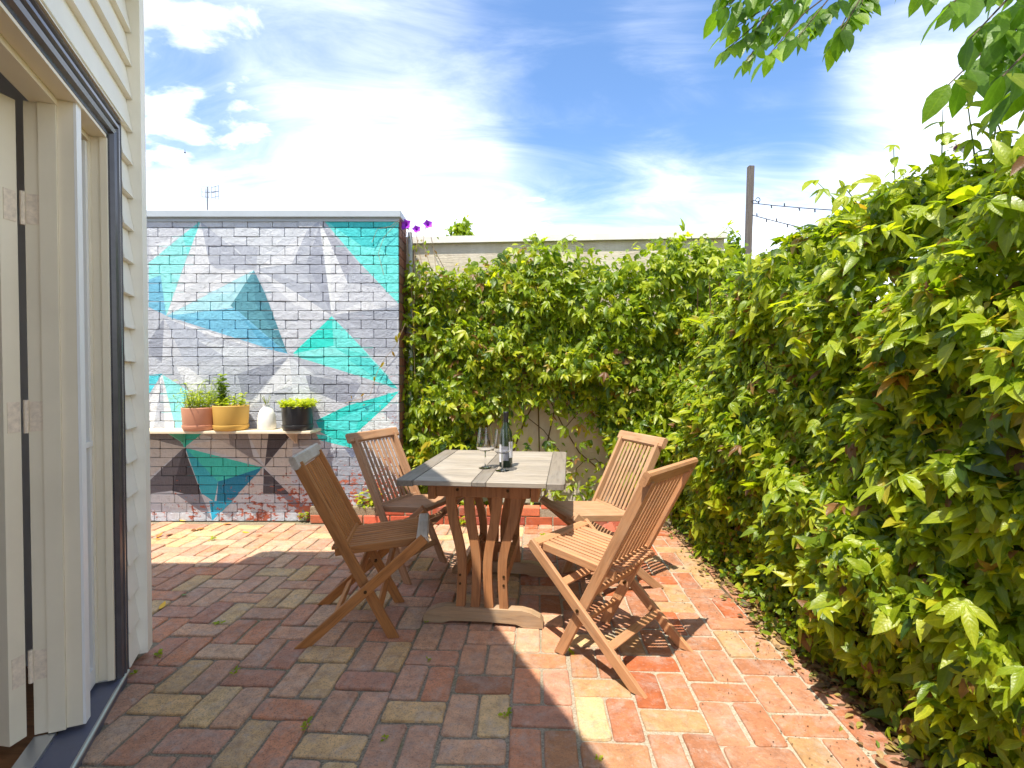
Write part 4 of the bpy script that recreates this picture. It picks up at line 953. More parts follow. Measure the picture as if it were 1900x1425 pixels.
# ------------------------------------------------------------------ climbing vine on the cream wall
def wall_vine():
    global OUTNESS
    root = empty('wall_vine', cw(1.4, .12, .1)); tag(root, 'leafy passionfruit vine covering the cream rendered wall', 'vine'); sync()
    N = 29000; px = RNG.uniform(735, 1480, N); py = RNG.uniform(420, 985, N)
    topx = [735, 760, 790, 850, 900, 935, 985, 1030, 1075, 1110, 1170, 1230, 1270, 1310, 1350, 1400, 1480]; topy = [545, 490, 484, 488, 478, 460, 442, 440, 462, 474, 466, 440, 432, 428, 462, 474, 482]
    top = np.interp(px, topx, topy)+RNG.normal(0, 7, N)
    botx = [735, 800, 850, 885, 905, 940, 985, 1040, 1090, 1130, 1180, 1480]; boty = [905, 910, 890, 850, 765, 748, 735, 745, 768, 810, 940, 990]
    bot = np.interp(px, botx, boty)+RNG.normal(0, 14, N)
    keep = (py > top) & (py < bot)
    thin = (px < 800) & (RNG.random(N) < .60*(800-px)/65) & (py < 720)
    edge = np.clip((py-top)/45, .15, 1); hole = sn(px/90, py/70, 2.) ; keep &= (RNG.random(N) < edge) & ~thin & ~((hole < -.60) & (RNG.random(N) < .5))
    extra = (px > 880) & (px < 1130) & (py > bot) & (py < 930) & (RNG.random(N) < .09); keep |= extra
    px, py = px[keep], py[keep]; n = len(px)
    u = (px-950)/F; b_ = (712.5-py)/F; c, s = math.cos(PIT), math.sin(PIT); rx, ry, rz = u, c+b_*s, b_*c-s
    dep = np.clip(.10+.16*np.clip((px-735)/400, 0, 1)+.09*sn(px/110, py/80)+RNG.normal(0, .05, n), .015, .5)
    dep = np.where((px > 880) & (px < 1130) & (py > 700), np.minimum(dep, .16), dep)
    t = (CW0.dot(CN)+dep)/(rx*CN.x+ry*CN.y); P = np.stack([rx*t, ry*t, CH+rz*t], 1); P[:, 2] = np.maximum(P[:, 2], .08)
    out = np.array([CN.x, CN.y, 0.]); rnd = RNG.normal(0, .55, (n, 3))
    D = out*.45+np.array([0, 0, -.55])+rnd; Nn = out*.75+np.array([-.1, -.2, .75])+RNG.normal(0, .45, (n, 3)); R = frames(D, Nn)
    kind = RNG.random(n); S = np.clip(RNG.gamma(9., .0080, n), .034, .125); v = leafval(n, .035, .035, .52, .22)
    v = np.where((v > .87) & (px > 1000) & (py < 650), .5, v)
    sets = []; OUTNESS = []
    for k, lo, hi, f in (('tri', 0, .52, 1.), ('tri2', .52, .75, .9), ('lance', .75, 1., .9)):
        mk = (kind >= lo) & (kind < hi); sets.append((k, P[mk], R[mk], S[mk]*f, v[mk])); OUTNESS.append(.6+dep[mk]*2)
    split_parts(root, sets, M['leaf_o'], M['leaf_a'], 300); OUTNESS = None
    # stems against the bare part of the wall
    b = MB(); rr = random.Random(3)
    def vine(pts, r0, q=.03):
        b = MB(); b.tube([cw((ony(x, y, 4.56).x-CW0.x), q+rr.uniform(-.01, .02), ony(x, y, 4.5).z) for x, y in pts], r0, 5); o = b.build('stem', M['stem']); o.parent = root; o.matrix_parent_inverse = root.matrix_basis.inverted()
    for pts, r0 in (([(930, 935), (925, 860), (900, 790), (880, 740), (860, 690)], .008), ([(945, 935), (950, 850), (975, 780), (1010, 720), (1040, 690)], .007), ([(1000, 930), (1002, 850), (1000, 760), (985, 700)], .006), ([(1012, 930), (1015, 830), (1030, 760), (1060, 700)], .007),
                    ([(1110, 870), (1075, 840), (1045, 790), (1020, 740), (970, 700), (900, 690)], .006), ([(870, 800), (910, 770), (955, 745), (1000, 735), (1050, 745)], .005), ([(1062, 930), (1070, 870), (1085, 855), (1105, 852), (1120, 868), (1128, 900)], .004), ([(880, 900), (890, 820), (930, 760), (960, 720)], .005), ([(840, 900), (850, 820), (870, 760), (905, 700)], .006), ([(900, 740), (960, 760), (1010, 800), (1040, 840)], .004), ([(1045, 800), (1070, 770), (1100, 740), (1130, 700)], .004),
                    ([(760, 470), (770, 520), (785, 580), (790, 640)], .003), ([(800, 450), (822, 490), (835, 520), (838, 560)], .003), ([(765, 455), (764, 560), (770, 660), (768, 760)], .003)): vine(pts, r0)
    def shoot(pts, nleaf, size=.07):
        q = [cw((ony(x, y, 4.5).x-CW0.x), .10, ony(x, y, 4.5).z) for x, y in pts]; b = MB(); b.tube(q, .0025, 4); o = b.build('shoot', M['greenstem']); o.parent = root; o.matrix_parent_inverse = root.matrix_basis.inverted()
        for i in range(nleaf):
            f = (i+.5)/nleaf*(len(q)-1); k = int(f); p = q[k]+(q[k+1]-q[k])*(f-k); D = np.array([[RNG.normal(0, .8), -.4, RNG.normal(-.1, .4)]]); R = frames(D, np.array([[0., -.5, .8]])); leaf_obj(root, random.choice(('tri', 'lance')), np.array(tuple(p)), R[0], size*random.uniform(.7, 1.2), random.uniform(.3, .7), M['leaf_o'])
    for pts in (([(985, 470), (990, 445), (998, 432)]), ([(1030, 470), (1040, 448), (1060, 437)]), ([(935, 500), (940, 478), (950, 462)]), ([(1320, 450), (1340, 432), (1345, 424)]), ([(1070, 500), (1075, 470), (1085, 455)])): shoot(pts, 5)
wall_vine()

# ------------------------------------------------------------------ hedge of vines along the right-hand fence
def hedge():
    global OUTNESS
    root = empty('vine_hedge', (1.7, 2.2, 0)); tag(root, 'thick hedge of glossy passionfruit leaves growing over the side fence', 'hedge'); sync()
    N = 62000; y = RNG.uniform(.25, 4.55, N); hh = RNG.uniform(0, 3.1, N)          # arc length up the face then over the top
    zt = 1.98+.07*sn(y*1.3, y*0., 1.)-.26*np.clip((y-2.1)/1.1, 0, 1)
    z = np.where(hh < zt, hh, zt+.16*np.sin(np.clip((hh-zt)/.75, 0, 1)*math.pi*.62)); over = np.clip(hh-zt, 0, None)
    face = 1.44-.07*np.sin(np.clip(z/1.9, 0, 1)*math.pi)+.10*np.clip((z-1.3)/.8, 0, 1)**2
    x = face+over*.85
    bump = .15*sn(y*1.15, z*1.25, .4)+.09*sn(y*3.1, z*3.3, 4.)
    dep = RNG.exponential(.055, N)-.045
    nx = np.where(over > 0, -.35, -.93); nz = np.where(over > 0, .94, .36)
    x = x+nx*(bump-dep); z = z+nz*(bump-dep)+RNG.normal(0, .015, N)
    ok = (z > .02) & (x < 2.2) & (x > 1.12); low = z < .42; ok &= ~(low & (RNG.random(N) < .62))
    deep = sn(y*1.9, z*2.1, 7.); ok &= ~((deep < -.72) & (RNG.random(N) < .6))
    ok &= ~((y < .9) & (RNG.random(N) < .5))
    x, y, z, nx, nz, dep, bump = (a[ok] for a in (x, y, z, nx, nz, dep, bump)); n = len(x); P = np.stack([x, y, z], 1)
    out = np.stack([nx, np.full(n, -.15), nz], 1)
    D = out*.40+np.array([-.05, -.1, -.60])+RNG.normal(0, .5, (n, 3)); Nn = out*.8+np.array([-.2, -.25, .75])+RNG.normal(0, .42, (n, 3)); R = frames(D, Nn)
    kind = RNG.random(n); S = np.clip(RNG.gamma(7., .0086, n), .024, .14); v = leafval(n, .035, .035, .54, .22)
    sets = []; OUTNESS = []
    for k, lo, hi, f in (('tri', 0, .36, 1.), ('tri2', .36, .55, .95), ('lance', .55, .80, .85), ('oval', .80, 1., .62)):
        mk = (kind >= lo) & (kind < hi); sets.append((k, P[mk], R[mk], S[mk]*f, v[mk])); OUTNESS.append(np.clip(1-dep[mk]*5, .1, 1.3))
    # creeping fig at the foot: small rounded leaves
    m = 5200; yf = RNG.uniform(.5, 4.3, m); zf = np.abs(RNG.normal(0, .24, m))+.006; xf = 1.45-.06*sn(yf*2.3, zf*2., 3.)-np.clip(.28-zf, 0, 1)*RNG.uniform(0, .75, m)*(.6+.4*sn(yf*1.7, 0*yf, 1.))+RNG.normal(0, .02, m)
    Pf = np.stack([xf, yf, zf], 1); Df = RNG.normal(0, .6, (m, 3))+np.array([-.3, -.2, -.2]); Nf = np.array([-.6, -.3, .8])+RNG.normal(0, .35, (m, 3)); Rf = frames(Df, Nf); vf = leafval(m, .07, .05, .36, .17)
    sets.append(('round', Pf, Rf, RNG.uniform(.018, .040, m), vf)); OUTNESS.append(np.ones(m))
    split_parts(root, sets, M['leaf_o'], M['leaf_a'], 300); OUTNESS = None
    # woody stems inside and long shoots that stick out
    b = MB(); rr = random.Random(8)
    for i in range(34):
        yy = rr.uniform(.5, 4.3); xx = rr.uniform(1.5, 1.75); pts = [(xx, yy, 0)]
        for k in range(6): xx += rr.uniform(-.05, .05); yy += rr.uniform(-.12, .12); pts.append((min(1.8, xx), yy, (k+1)*.33))
        b = MB(); b.tube(pts, [.012-.0013*k for k in range(7)], 5); o = b.build('stem', M['stem']); o.parent = root; o.matrix_parent_inverse = root.matrix_basis.inverted()
    def shoot(p0, p1, sag, nleaf, size, lean=0):
        p0, p1 = Vector(p0), Vector(p1); q = [p0+(p1-p0)*(k/6)+Vector((0, 0, -sag*math.sin(math.pi*k/6*.9))) for k in range(7)]; b = MB(); b.tube(q, [.0032-.0003*k for k in range(7)], 5); o = b.build('shoot', M['greenstem']); o.parent = root; o.matrix_parent_inverse = root.matrix_basis.inverted()
        for i in range(nleaf):
            f = (i+1)/nleaf*5.99; k = int(f); p = q[k]+(q[k+1]-q[k])*(f-k); D = np.array([[RNG.normal(-.3, .5), RNG.normal(-.4, .4), RNG.normal(-.3, .4)]]); R = frames(D, np.array([[-.3, -.4, .8]])+RNG.normal(0, .25, (1, 3))); leaf_obj(root, random.choice(('tri', 'tri2', 'lance')), np.array(tuple(p)), R[0], size*random.uniform(.75, 1.2), random.uniform(.4, .8), M['leaf_o'])
    shoot((1.45, 1.95, .45), (1.16, 1.85, .40), -.03, 4, .10); shoot((1.45, 1.6, 1.0), (1.15, 1.55, .92), -.03, 4, .11); shoot((1.5, 1.75, .72), (1.22, 1.70, .60), -.02, 5, .10)
    shoot((1.48, 1.5, .60), (1.24, 1.36, .66), .02, 4, .10); shoot((1.7, 2.0, 2.05), (1.66, 1.95, 2.30), 0, 6, .07); shoot((1.75, 2.3, 2.05), (1.66, 2.2, 2.28), 0, 5, .07); shoot((1.72, 3.3, 1.75), (1.78, 3.25, 1.98), 0, 5, .08); shoot((1.72, 1.75, 2.05), (1.60, 1.70, 2.20), 0, 5, .07); shoot((1.7, 2.7, 1.85), (1.62, 2.6, 2.08), 0, 5, .08)
    shoot((1.42, 2.9, 1.2), (1.18, 2.7, 1.12), -.02, 5, .10); shoot((1.42, 3.5, .9), (1.16, 3.3, .80), -.02, 5, .10); shoot((1.42, 2.4, 1.5), (1.22, 2.2, 1.38), -.02, 5, .10); shoot((1.42, 2.5, .35), (1.22, 2.45, .30), -.02, 5, .08)
    rs_ = random.Random(21)
    for i in range(34):
        y0 = rs_.uniform(1.2, 4.1); z0 = rs_.uniform(.35, 2.0); x0 = 1.46; shoot((x0, y0, z0), (x0-rs_.uniform(.14, .30), y0-rs_.uniform(-.05, .25), z0+rs_.uniform(-.16, .10)), -.02, rs_.randint(4, 7), rs_.uniform(.055, .095))
    for i in range(12):
        y0 = rs_.uniform(1.5, 4.2); x0 = rs_.uniform(1.5, 1.75); dz_ = -.26*min(1, max(0, (y0-2.1)/1.1)); shoot((x0, y0, 1.98+dz_), (x0-rs_.uniform(-.05, .16), y0-rs_.uniform(-.1, .2), 2.08+dz_+rs_.uniform(.03, .15)), 0, 5, rs_.uniform(.06, .09))
    def flower(p, nrm, r):
        p = Vector(p); q = Vector(nrm).normalized().to_track_quat('Z', 'Y').to_matrix().to_4x4(); f = empty('flower', p); f.matrix_basis = Matrix.Translation(p) @ q; f.parent = root; f.matrix_parent_inverse = root.matrix_basis.inverted()
        b = MB()
        for k in range(10):
            a = k*.6283; c, s = math.cos(a), math.sin(a); b.add([(0, 0, 0), (r*.55*c-r*.16*s, r*.55*s+r*.16*c, .15*r), (r*c, r*s, .05*r), (r*.55*c+r*.16*s, r*.55*s-r*.16*c, .15*r)], [(0, 1, 2, 3)])
        b.build('petal', M['petal'], f); b = MB(); b.lathe([(.002, .22*r), (r*.2, .2*r), (r*.36, .24*r), (r*.40, .18*r)], 16, caps=False); b.build('filaments', M['violet'], f); b = MB(); b.lathe([(r*.12, .2*r), (r*.12, .42*r), (r*.02, .5*r)], 10, caps=False); b.build('flower_centre', M['yellowc'], f)
    flower(ony(1780, 276, 1.93), (-.5, -.5, .6), .045); flower(ony(1447, 690, 2.95), (-.7, -.6, .3), .04)
hedge()
b = MB(); fe = empty('unseen_fence', (1.92, 2.2, 0)); tag(fe, 'unseen timber paling fence added inside the vine hedge to block light', 'fence'); sync()  # unseen dark backing, added so no light passes through the leaves
for i in range(38):
    b = MB(); y0 = -.4+i*.13; b.box((1.90, y0, -.02), (1.92, y0+.122, 1.66+random.uniform(-.01, .01))); child(b.build('paling', M['fence']), fe, fe.location)
b = MB(); b.box((1.9205, -.4, .3), (1.965, 4.53, .38)); child(b.build('rail', M['fence']), fe, fe.location); b = MB(); b.box((1.9205, -.4, 1.5), (1.965, 4.53, 1.58)); child(b.build('rail', M['fence']), fe, fe.location)

# ------------------------------------------------------------------ overhanging tree
def over_tree():
    root = empty('overhanging_tree', (3.1, 1.6, 0)); tag(root, 'broad leaved tree reaching over the hedge with drooping leafy twigs', 'tree'); sync()
    par = lambda o: (setattr(o, 'parent', root), setattr(o, 'matrix_parent_inverse', root.matrix_basis.inverted()))
    b = MB(); b.tube([(3.1, 1.6, -.1), (3.08, 1.62, 1.2), (3.0, 1.6, 2.2), (2.85, 1.65, 3.0)], [.16, .13, .11, .09], 10); par(b.build('trunk', M['bark']))
    limbs = [[(2.85, 1.65, 3.0), (2.5, 1.9, 3.5), (2.0, 2.2, 3.72), (1.5, 2.45, 3.68), (1.25, 2.5, 3.45)], [(2.9, 1.62, 2.8), (2.5, 1.5, 3.05), (2.0, 1.45, 3.05), (1.65, 1.42, 2.85), (1.45, 1.4, 2.6)], [(2.85, 1.65, 3.0), (2.7, 1.3, 3.5), (2.2, 1.1, 3.9)]]
    for l in limbs: b = MB(); b.tube(l, [.07, .05, .035, .022, .010][:len(l)], 8); par(b.build('limb', M['bark']))
    sets = {'P': [], 'D': [], 'N': [], 'S': []}
    def twig(p0, p1, nl, size):
        p0, p1 = Vector(p0), Vector(p1); mid = (p0+p1)/2+Vector((0, 0, .05)); q = [p0, (p0+mid)/2+Vector((0, 0, .01)), mid, (mid+p1)/2, p1]; b = MB(); b.tube(q, [.005, .004, .0035, .003, .002], 5); par(b.build('twig', M['bark'])); ax = (p1-p0).normalized()
        for i in range(nl):
            f = .25+.75*i/max(1, nl-1); p = p0+(p1-p0)*f; sd = (-1)**i; side = ax.cross(Vector((0, 0, 1))); side = side.normalized() if side.length > .1 else Vector((1, 0, 0))
            d = ax*.45+side*sd*random.uniform(.3, .8)+Vector((random.gauss(0, .2), random.gauss(0, .2), -.60+random.gauss(0, .2)))
            sets['P'].append(tuple(p)); sets['D'].append(tuple(d)); sets['N'].append((random.gauss(-.1, .35), random.gauss(-.55, .35), .75)); sets['S'].append(size*random.uniform(.7, 1.15))
    def at(px, py, d): return ony(px, py, d)
    # far cluster
    for (a, b_, c_, d_) in ((1560, -40, 1350, 60), (1530, -30, 1345, 95), (1500, -20, 1380, 120), (1560, -20, 1420, 110), (1590, -30, 1480, 70), (1620, -30, 1540, 90), (1640, -40, 1560, 60), (1480, -50, 1335, 20), (1450, -40, 1360, 30), (1520, -40, 1440, 60), (1600, -40, 1600, 10), (1400, -60, 1340, -10), (1500, -60, 1400, 60)):
        dd = random.uniform(2.35, 2.75); twig(at(a, b_, dd+.1), at(c_, d_, dd), 17, .112)
    # near cluster
    for (a, b_, c_, d_) in ((1960, -60, 1760, 60), (1980, -20, 1800, 120), (1990, 40, 1800, 190), (1960, 60, 1760, 205), (2000, 100, 1860, 190), (1920, -80, 1720, 20), (1900, -90, 1700, -15), (2000, 20, 1860, 110), (1950, -60, 1830, 40), (2000, 60, 1880, 140), (1980, -80, 1870, 10), (2020, 130, 1890, 215)):
        dd = random.uniform(1.35, 1.75); twig(at(a, b_-40, dd+.12), at(c_, d_-48, dd), 13, .115)
    P, D, Nn, S = (np.array(sets[k]) for k in 'PDNS'); R = frames(D, Nn); v = np.clip(RNG.normal(.45, .2, len(P)), 0, .95)
    for i in range(len(P)): leaf_obj(root, 'walnut', P[i], R[i], S[i], float(v[i]), M['tree_o'])
    # the rest of the crown, out of the picture above and to the side
    n = 1500; C = RNG.normal(0, 1, (n, 3))*np.array([.55, .6, .40])+np.array([2.6, 1.5, 3.75]); pz = [proj(c) for c in C]; okm = np.array([(q is None) or (q[1] < -60) or (q[0] > 1980) for q in pz]); C = C[okm]; R = frames(RNG.normal(0, .6, (len(C), 3))+np.array([0, 0, -.5]), RNG.normal(0, .4, (len(C), 3))+np.array([0, 0, .8]))
    o = bpy.data.objects.new('crown', leaf_mesh('crown', [('walnut', C, R, RNG.uniform(.08, .13, len(C)), np.clip(RNG.normal(.45, .2, len(C)), 0, .95))], M['tree_a'])); link(o); par(o); o['kind'] = 'stuff'
over_tree()

# ------------------------------------------------------------------ things beyond the walls
pp = ony(1383, 490, 5.15); pt_ = ony(1393, 309, 5.15)
post = empty('timber_post', (pp.x, 5.15, 0)); tag(post, 'tall weathered grey timber post rising behind the vines', 'post')
b = MB(); b.bar((0-.035, 0, 0), (pt_.x-pp.x, 0, pt_.z), (1, 0, 0), .056, .056, .004, cut0=0.); b.build('post_shaft', M['post'], post)
ez = ony(1397, 372, 5.1).z; b = MB(); b.tube([(.045, -.03, ez), (.075, -.05, ez+.004)]+[(.098+.022*math.cos(a), -.05, ez+.006+.022*math.sin(a)) for a in [math.pi+.4*k for k in range(16)]], .004, 5); b.build('eye_hook', M['cable'], post)
def string_light(p0, p1, p2, label):
    o = empty('string_light', p0); tag(o, label, 'string light'); q = []
    for k in range(17):
        t = k/16; q.append((p0*(1-t)**2+p1*2*t*(1-t)+p2*t*t)-p0)
    b = MB(); b.tube(q, .0045, 5); b.build('cable', M['cable'], o)
    b0 = MB(); b0.tube([(0, 0, 0), (.003, 0, -.030)], .006, 6); bm = b0.mesh('bulb', M['cable'])
    for k in range(1, 16, 2): x = bpy.data.objects.new('bulb', bm); x.location = q[k]; x.rotation_euler = (random.uniform(-.3, .3), math.pi if k % 4 == 1 and k < 6 else 0, 0); link(x, o)
string_light(ony(1397, 377, 5.1), ony(1490, 388, 4.7), ony(1640, 395, 4.0), 'upper dark string of small lights running from the post hook')
string_light(ony(1396, 399, 5.1), ony(1470, 420, 4.7), ony(1570, 440, 4.0), 'lower dark string of small lights sagging from the post')
def bush(name, label, cat, cen, rad, n, size, kind='oval', val=.35, mat='leaf_a', trunk=True):
    o = empty(name, (cen[0], cen[1], 0)); tag(o, label, cat); sync(); C = RNG.normal(0, 1, (n, 3)); C /= np.linalg.norm(C, axis=1)[:, None]; C *= (RNG.random(n)**.4)[:, None]*(1+.3*sn(C[:, 0]*3, C[:, 2]*3)[:, None])*np.array(rad); C[:, 2] += cen[2]
    R = frames(RNG.normal(0, .6, (n, 3))+np.array([0, -.2, -.4]), RNG.normal(0, .4, (n, 3))+np.array([0, -.4, .8])); m = leaf_mesh('crown', [(kind, C, R, RNG.uniform(.7, 1.3, n)*size, np.clip(RNG.normal(val, .15, n), 0, .85))], M[mat]); f = bpy.data.objects.new('crown', m); link(f, o); f['kind'] = 'stuff'
    b = MB(); b.tube([(0, 0, -.05), (.02, 0, cen[2]*.5), (0, .02, cen[2])], [.03*cen[2], .022*cen[2], .012*cen[2]], 7); b.build('trunk', M['bark'], o); return o
pv = ony(1362, 470, 4.75); bush('ivy_bush', 'dark ivy clump between the end of the cream wall and the post', 'ivy', (pv.x, 4.78, pv.z-.15), (.12, .12, .34), 900, .055, 'oval', .30)
pd = ony(857, 452, 19.); bush('distant_tree', 'bushy treetop showing above the white capping of the garden wall', 'tree', (pd.x, 19, pd.z-.5), (.55, .6, 1.35), 2600, .20, 'oval', .42)
def antenna():
    d = 11.; p0 = ony(385, 389, d); o = empty('television_antenna', (p0.x, d, 0)); tag(o, 'small television antenna on a thin mast beyond the mural wall', 'antenna'); zt = ony(385, 347, d).z; k = d/F
    b = MB(); b.tube([(0, 0, 0), (0, 0, zt)], .014, 6); b.build('mast', M['metal'], o); b = MB(); b.tube([(-.02, 0, zt-10*k), (20*k, 0, zt-8*k)], .008, 5); b.build('boom', M['metal'], o)
    for x0, x1 in ((-10, 3), (8, 21)):
        b = MB()
        for dx in (x0, (x0+x1)/2, x1): b.tube([(dx*k, 0, zt-20*k+dx*-.15*k), (dx*k, 0, zt+0*k+dx*.15*k)], .006, 4)
        for e in (-19, -10, 0): b.tube([(x0*k, 0, zt+e*k-x0*.1*k), (x1*k, 0, zt+e*k+x1*.12*k)], .006, 4)
        b.build('reflector', M['metal'], o)
antenna()
def flowering_creeper():
    base = Vector((XE+.10, YW+.28, 2.0)); o = empty('flowering_creeper', (XE+.10, YW+.24, 0)); tag(o, 'thin creeper with three purple trumpet flowers by the end of the mural wall', 'creeper'); sync(); inv = o.matrix_basis.inverted()
    st = MB(); fl = [((753, 418), 1.15), ((773, 426), .8), ((794, 417), .9)]
    for pts in ([(770, 640), (768, 560), (775, 500), (762, 430)], [(800, 600), (790, 520), (778, 470), (772, 432)], [(805, 560), (800, 500), (785, 450), (790, 420)], [(770, 700), (765, 560), (758, 480), (755, 430)], [(812, 540), (806, 470), (800, 440)], [(764, 520), (770, 470), (776, 445)]): st = MB(); st.tube([tuple(inv @ ony(x, y, 4.5)) for x, y in pts], .0032, 4); st.build('stem', M['drystem'], o)
    for (px, py), s in fl:
        p = inv @ ony(px, py, 4.46); r = .042*s; b = MB(); n = 10; d = Vector((random.uniform(-.5, .5), -.9, .3)).normalized(); q = d.to_track_quat('Z', 'Y').to_matrix().to_4x4()
        rs = [[tuple(Matrix.Translation(p) @ q @ Vector((rr*math.cos(2*math.pi*k/n)*(1.25 if k % 2 and rr > .02 else .9), rr*math.sin(2*math.pi*k/n)*(1.25 if k % 2 and rr > .02 else .9), zz))) for k in range(n)] for rr, zz in ((.004, -r*1.4), (r*.22, -r*.6), (r*.4, 0), (r, .3*r))]; b.rings(rs, caps=False); b.build('flower', M['purple'], o, True)
    pts = [ony(RNG.uniform(756, 812), RNG.uniform(432, 600), RNG.uniform(4.46, 4.56)) for _ in range(70)]; P = np.array([tuple(inv @ p) for p in pts]); R = frames(RNG.normal(0, .6, (70, 3))+np.array([0, -.2, -.4]), RNG.normal(0, .4, (70, 3))+np.array([0, -.5, .7])); f = bpy.data.objects.new('foliage', leaf_mesh('foliage', [('oval', P, R, RNG.uniform(.022, .055, 70), np.where(RNG.random(70) < .2, .96, .45))], M['leaf_a'])); link(f, o); f['kind'] = 'stuff'
flowering_creeper()
def trailing():
    """dry yellowed runner hanging over the right end of the mural"""
    o = empty('dry_runner', (XE-.1, YW-.05, 0)); tag(o, 'dry yellow vine runner trailing across the right end of the mural', 'vine'); sync(); inv = o.matrix_basis.inverted(); b = MB()
    for pts in ([(752, 600), (735, 640), (712, 668), (700, 690), (686, 735), (640, 748)], [(745, 405), (725, 420), (700, 425), (690, 450)], [(742, 410), (712, 440), (702, 470), (712, 510)]): b = MB(); b.tube([tuple(inv @ ony(x, y, YW-.03)) for x, y in pts], .0022, 4); b.build('stem', M['drystem'], o)
    L = [(713, 680, .06), (694, 706, .05), (676, 738, .045), (735, 630, .07), (742, 624, .06), (728, 660, .05), (652, 742, .03)]
    for x, y, s in L:
        R = frames(np.array([[RNG.normal(0, .4), -.1, -1.]]), np.array([[RNG.normal(0, .3), -1., .2]])); leaf_obj(o, 'lance', np.array(tuple(ony(x, y-8, YW-.045))), R[0], s, random.choice((.91, .93, .955)), M['leaf_o'])
trailing()

# ------------------------------------------------------------------ small things on the ground
def weed(px, py, size, n, label, val=.55, kind='oval'):
    p = onz(px, py); o = empty('weed', (p.x, p.y, .0)); tag(o, label, 'weed', 'weeds growing in the joints'); P, D, Nn = [], [], []
    for i in range(n): a = random.uniform(0, 6.283); r = size*.25*random.random(); P.append((r*math.cos(a), r*math.sin(a), random.uniform(.0, size*.35))); D.append((math.cos(a), math.sin(a), random.uniform(.1, 1.0))); Nn.append((0, -.3, 1))
    f = bpy.data.objects.new('foliage', leaf_mesh('foliage', [(kind, np.array(P), frames(np.array(D), np.array(Nn)), RNG.uniform(.5, 1.1, n)*size*.55, np.clip(RNG.normal(val, .1, n), 0, .86))], M['leaf_a'])); link(f, o); f['kind'] = 'stuff'
WL = 'little green weed sprouting from a joint in the brick paving'
for a, lb in (((408, 1158, .05, 9), 'leafy little weed in a joint of the shaded bricks beside the brown chair'), ((297, 1218, .045, 8), 'small weed in the joint closest to the house corner post'), ((433, 1252, .04, 9), WL), ((250, 1252, .035, 6), 'tiny weed against the end of the door threshold'), ((568, 1352, .045, 9), WL), ((714, 1372, .03, 6), WL), ((833, 1135, .06, 14), 'bushy little weed touching the end of the trestle runner'), ((858, 1090, .05, 10), 'weed in a joint under the table between the two runners'), ((938, 1328, .04, 8), WL), ((795, 1226, .03, 7), 'weed in the joint just in front of the trestle runner'), ((792, 1155, .03, 5), WL), ((1058, 1212, .035, 8), 'weed in the sunlit joint between the golden chair legs'), ((1108, 1410, .03, 6), WL), ((392, 1003, .06, 8), 'pale weed in the sunlit bricks near the mural wall'), ((1008, 995, .05, 8), 'small weed by the edging between table and pale chair')): weed(*a, lb)
def bedplant(px, py, size, n, label, z=.1):
    p = ony(px, py, 4.33); o = empty('garden_weed', (p.x, 4.345, z)); tag(o, label, 'plant'); plantlet(o, 'foliage', n, size*.5, size, 'lance', .055, .58, .6)
bedplant(682, 925, .20, 16, 'leafy green plant growing in the raised edging behind the greyed chair'); bedplant(866, 925, .17, 9, 'small green plant in the raised edging seen under the table'); 
def groundplant(px, py, size, n, label):
    p = onz(px, py); o = empty('garden_weed', (p.x, p.y, 0)); tag(o, label, 'plant'); plantlet(o, 'foliage', n, size*.6, size, 'lance', .05, .5, 1.1)
groundplant(566, 967, .09, 9, 'low green weed at the foot of the mural wall'); groundplant(848, 975, .10, 7, 'low green weed at the foot of the brick edging')
def fallen(px, py, size, m, label, kind='lance', z=.006, cat='fallen leaf', curl=.25):
    p = onz(px, py, z); tv, tf = TPL[kind]; b = MB(); b.add([(x*1.1, y, -zz*curl*3+.002+abs(x)*curl) for x, y, zz in tv], tf); zmin = min(v[2] for v in b.v); b.v = [(x, y, z_-zmin) for x, y, z_ in b.v]
    o = b.build('fallen_leaf', m, None, True); o.location = (p.x, p.y, z); o.scale = (size, size, size); o.rotation_euler = (random.uniform(-.1, .1), random.uniform(-.1, .1), random.uniform(0, 6.28)); tag(o, label, cat, None)
fallen(1725, 1390, .15, M['dead'], 'large curled golden brown leaf lying at the foot of the hedge', 'oval', .02, curl=.5); fallen(1600, 1255, .09, M['dead'], 'curled orange brown leaf lying in the litter beneath the hedge', 'oval', .015, curl=.5); fallen(1545, 1205, .07, M['dead2'], 'brown curled leaf on the litter strip', 'oval', .015, curl=.4); fallen(1670, 1330, .11, M['dead2'], 'big crumpled brown leaf beside the golden one under the hedge', 'tri2', .015, curl=.5)
for i, (px, py) in enumerate(((345, 966), (372, 979), (320, 990), (300, 1000), (415, 972), (487, 992), (462, 988), (290, 997), (360, 985))):
    o = fallen(px, py, random.uniform(.05, .09), (M['yleaf'], M['dead'], M['dead2'])[i % 3], 'dry fallen leaf on the sunlit bricks below the mural', random.choice(('lance', 'oval')), .006)
for o in [o for o in COL.objects if o.name.startswith('fallen_leaf') and 'below the mural' in o.get('label', '')]: o['group'] = 'fallen leaves below the mural'
fallen(296, 1130, .07, M['yleaf'], 'yellow brown fallen leaf by the house corner'); fallen(338, 1103, .04, mat_plain('green fallen leaf', lin(70, 130, 40), .4), 'small fresh green leaf lying on the shaded bricks', 'oval')
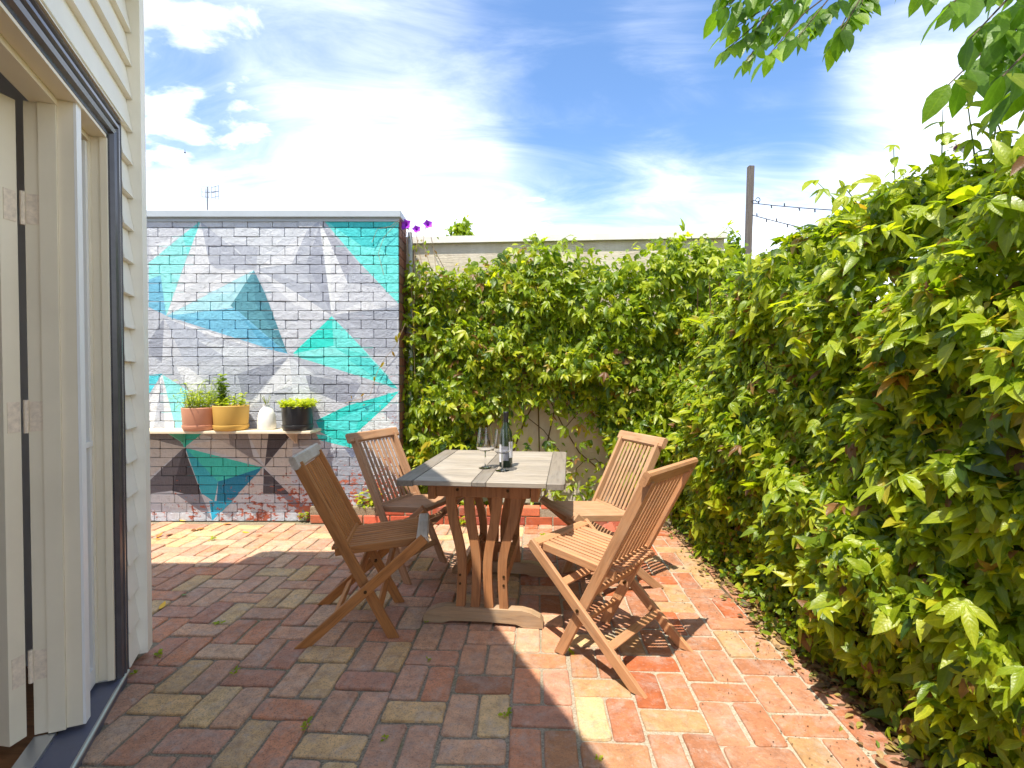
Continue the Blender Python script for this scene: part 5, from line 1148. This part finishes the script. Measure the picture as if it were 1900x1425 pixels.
def litter():
    n = 2600; y = RNG.uniform(.6, 4.2, n); x = 1.33+.045*sn(y*2.1, y*0, 2.)+np.abs(RNG.normal(0, .10, n))*np.where(RNG.random(n) < .75, 1, -.55); P = np.stack([x, y, RNG.uniform(.003, .016, n)], 1)
    R = frames(RNG.normal(0, 1, (n, 3))*np.array([1, 1, .12]), np.array([0, 0, 1.])+RNG.normal(0, .3, (n, 3))); o = bpy.data.objects.new('leaf_litter', leaf_mesh('leaf_litter', [('oval', P, R, RNG.uniform(.014, .042, n), RNG.random(n))], M['litter'])); link(o); tag(o, 'dry brown leaf litter along the foot of the hedge', 'leaf litter', kind='stuff')
    n = 420; y = RNG.uniform(1.5, 3.6, n); x = 1.22-np.abs(RNG.normal(0, .22, n)); P = np.stack([x, y, np.full(n, .004)], 1); R = frames(RNG.normal(0, 1, (n, 3))*np.array([1, 1, .05]), np.array([0, 0, 1.])+RNG.normal(0, .3, (n, 3)))
    o = bpy.data.objects.new('seed_debris', leaf_mesh('seed_debris', [('oval', P, R, RNG.uniform(.004, .009, n), np.zeros(n))], M['litter'])); link(o); tag(o, 'tiny dark seeds scattered on the sunlit bricks', 'debris', kind='stuff')
litter()
def broken_brick():
    p = onz(1128, 985); b = MB(); b.add([(-.07, -.03, 0), (.06, -.04, 0), (.09, .04, 0), (-.06, .05, 0), (-.03, -.01, .055), (.03, -.01, .075), (.05, .025, .05), (-.03, .03, .04)], [(3, 2, 1, 0), (4, 5, 6, 7), (0, 1, 5, 4), (1, 2, 6, 5), (2, 3, 7, 6), (3, 0, 4, 7)]); o = b.build('broken_brick', M['redbrick']); o.location = (p.x, p.y, .003); o.color = (*lin(196, 110, 86), 1); tag(o, 'broken lump of red brick lying by the edging behind the pale chair', 'brick')
broken_brick()
def bird():
    p = ony(343, 283, 75.); k = 75/F*.45; b = MB(); b.rings([[(x*k*6, .02*math.cos(a)*8*w, .02*math.sin(a)*8*w) for a in [2*math.pi*i/8 for i in range(8)]] for x, w in ((-.5, .1), (-.25, .6), (.1, 1.), (.4, .6), (.55, .1))])
    for s in (-1, 1): b.add([(0, s*.08, .05), (k*1.5, s*.1, .05), (-k*1, s*.55, .22), (k*.4, s*.6, .24)], [(0, 1, 3, 2)])
    o = b.build('bird', M['bird']); o.location = p; o.rotation_euler = (0, 0, .6); tag(o, 'tiny dark bird gliding high against the cloud', 'bird')
bird()
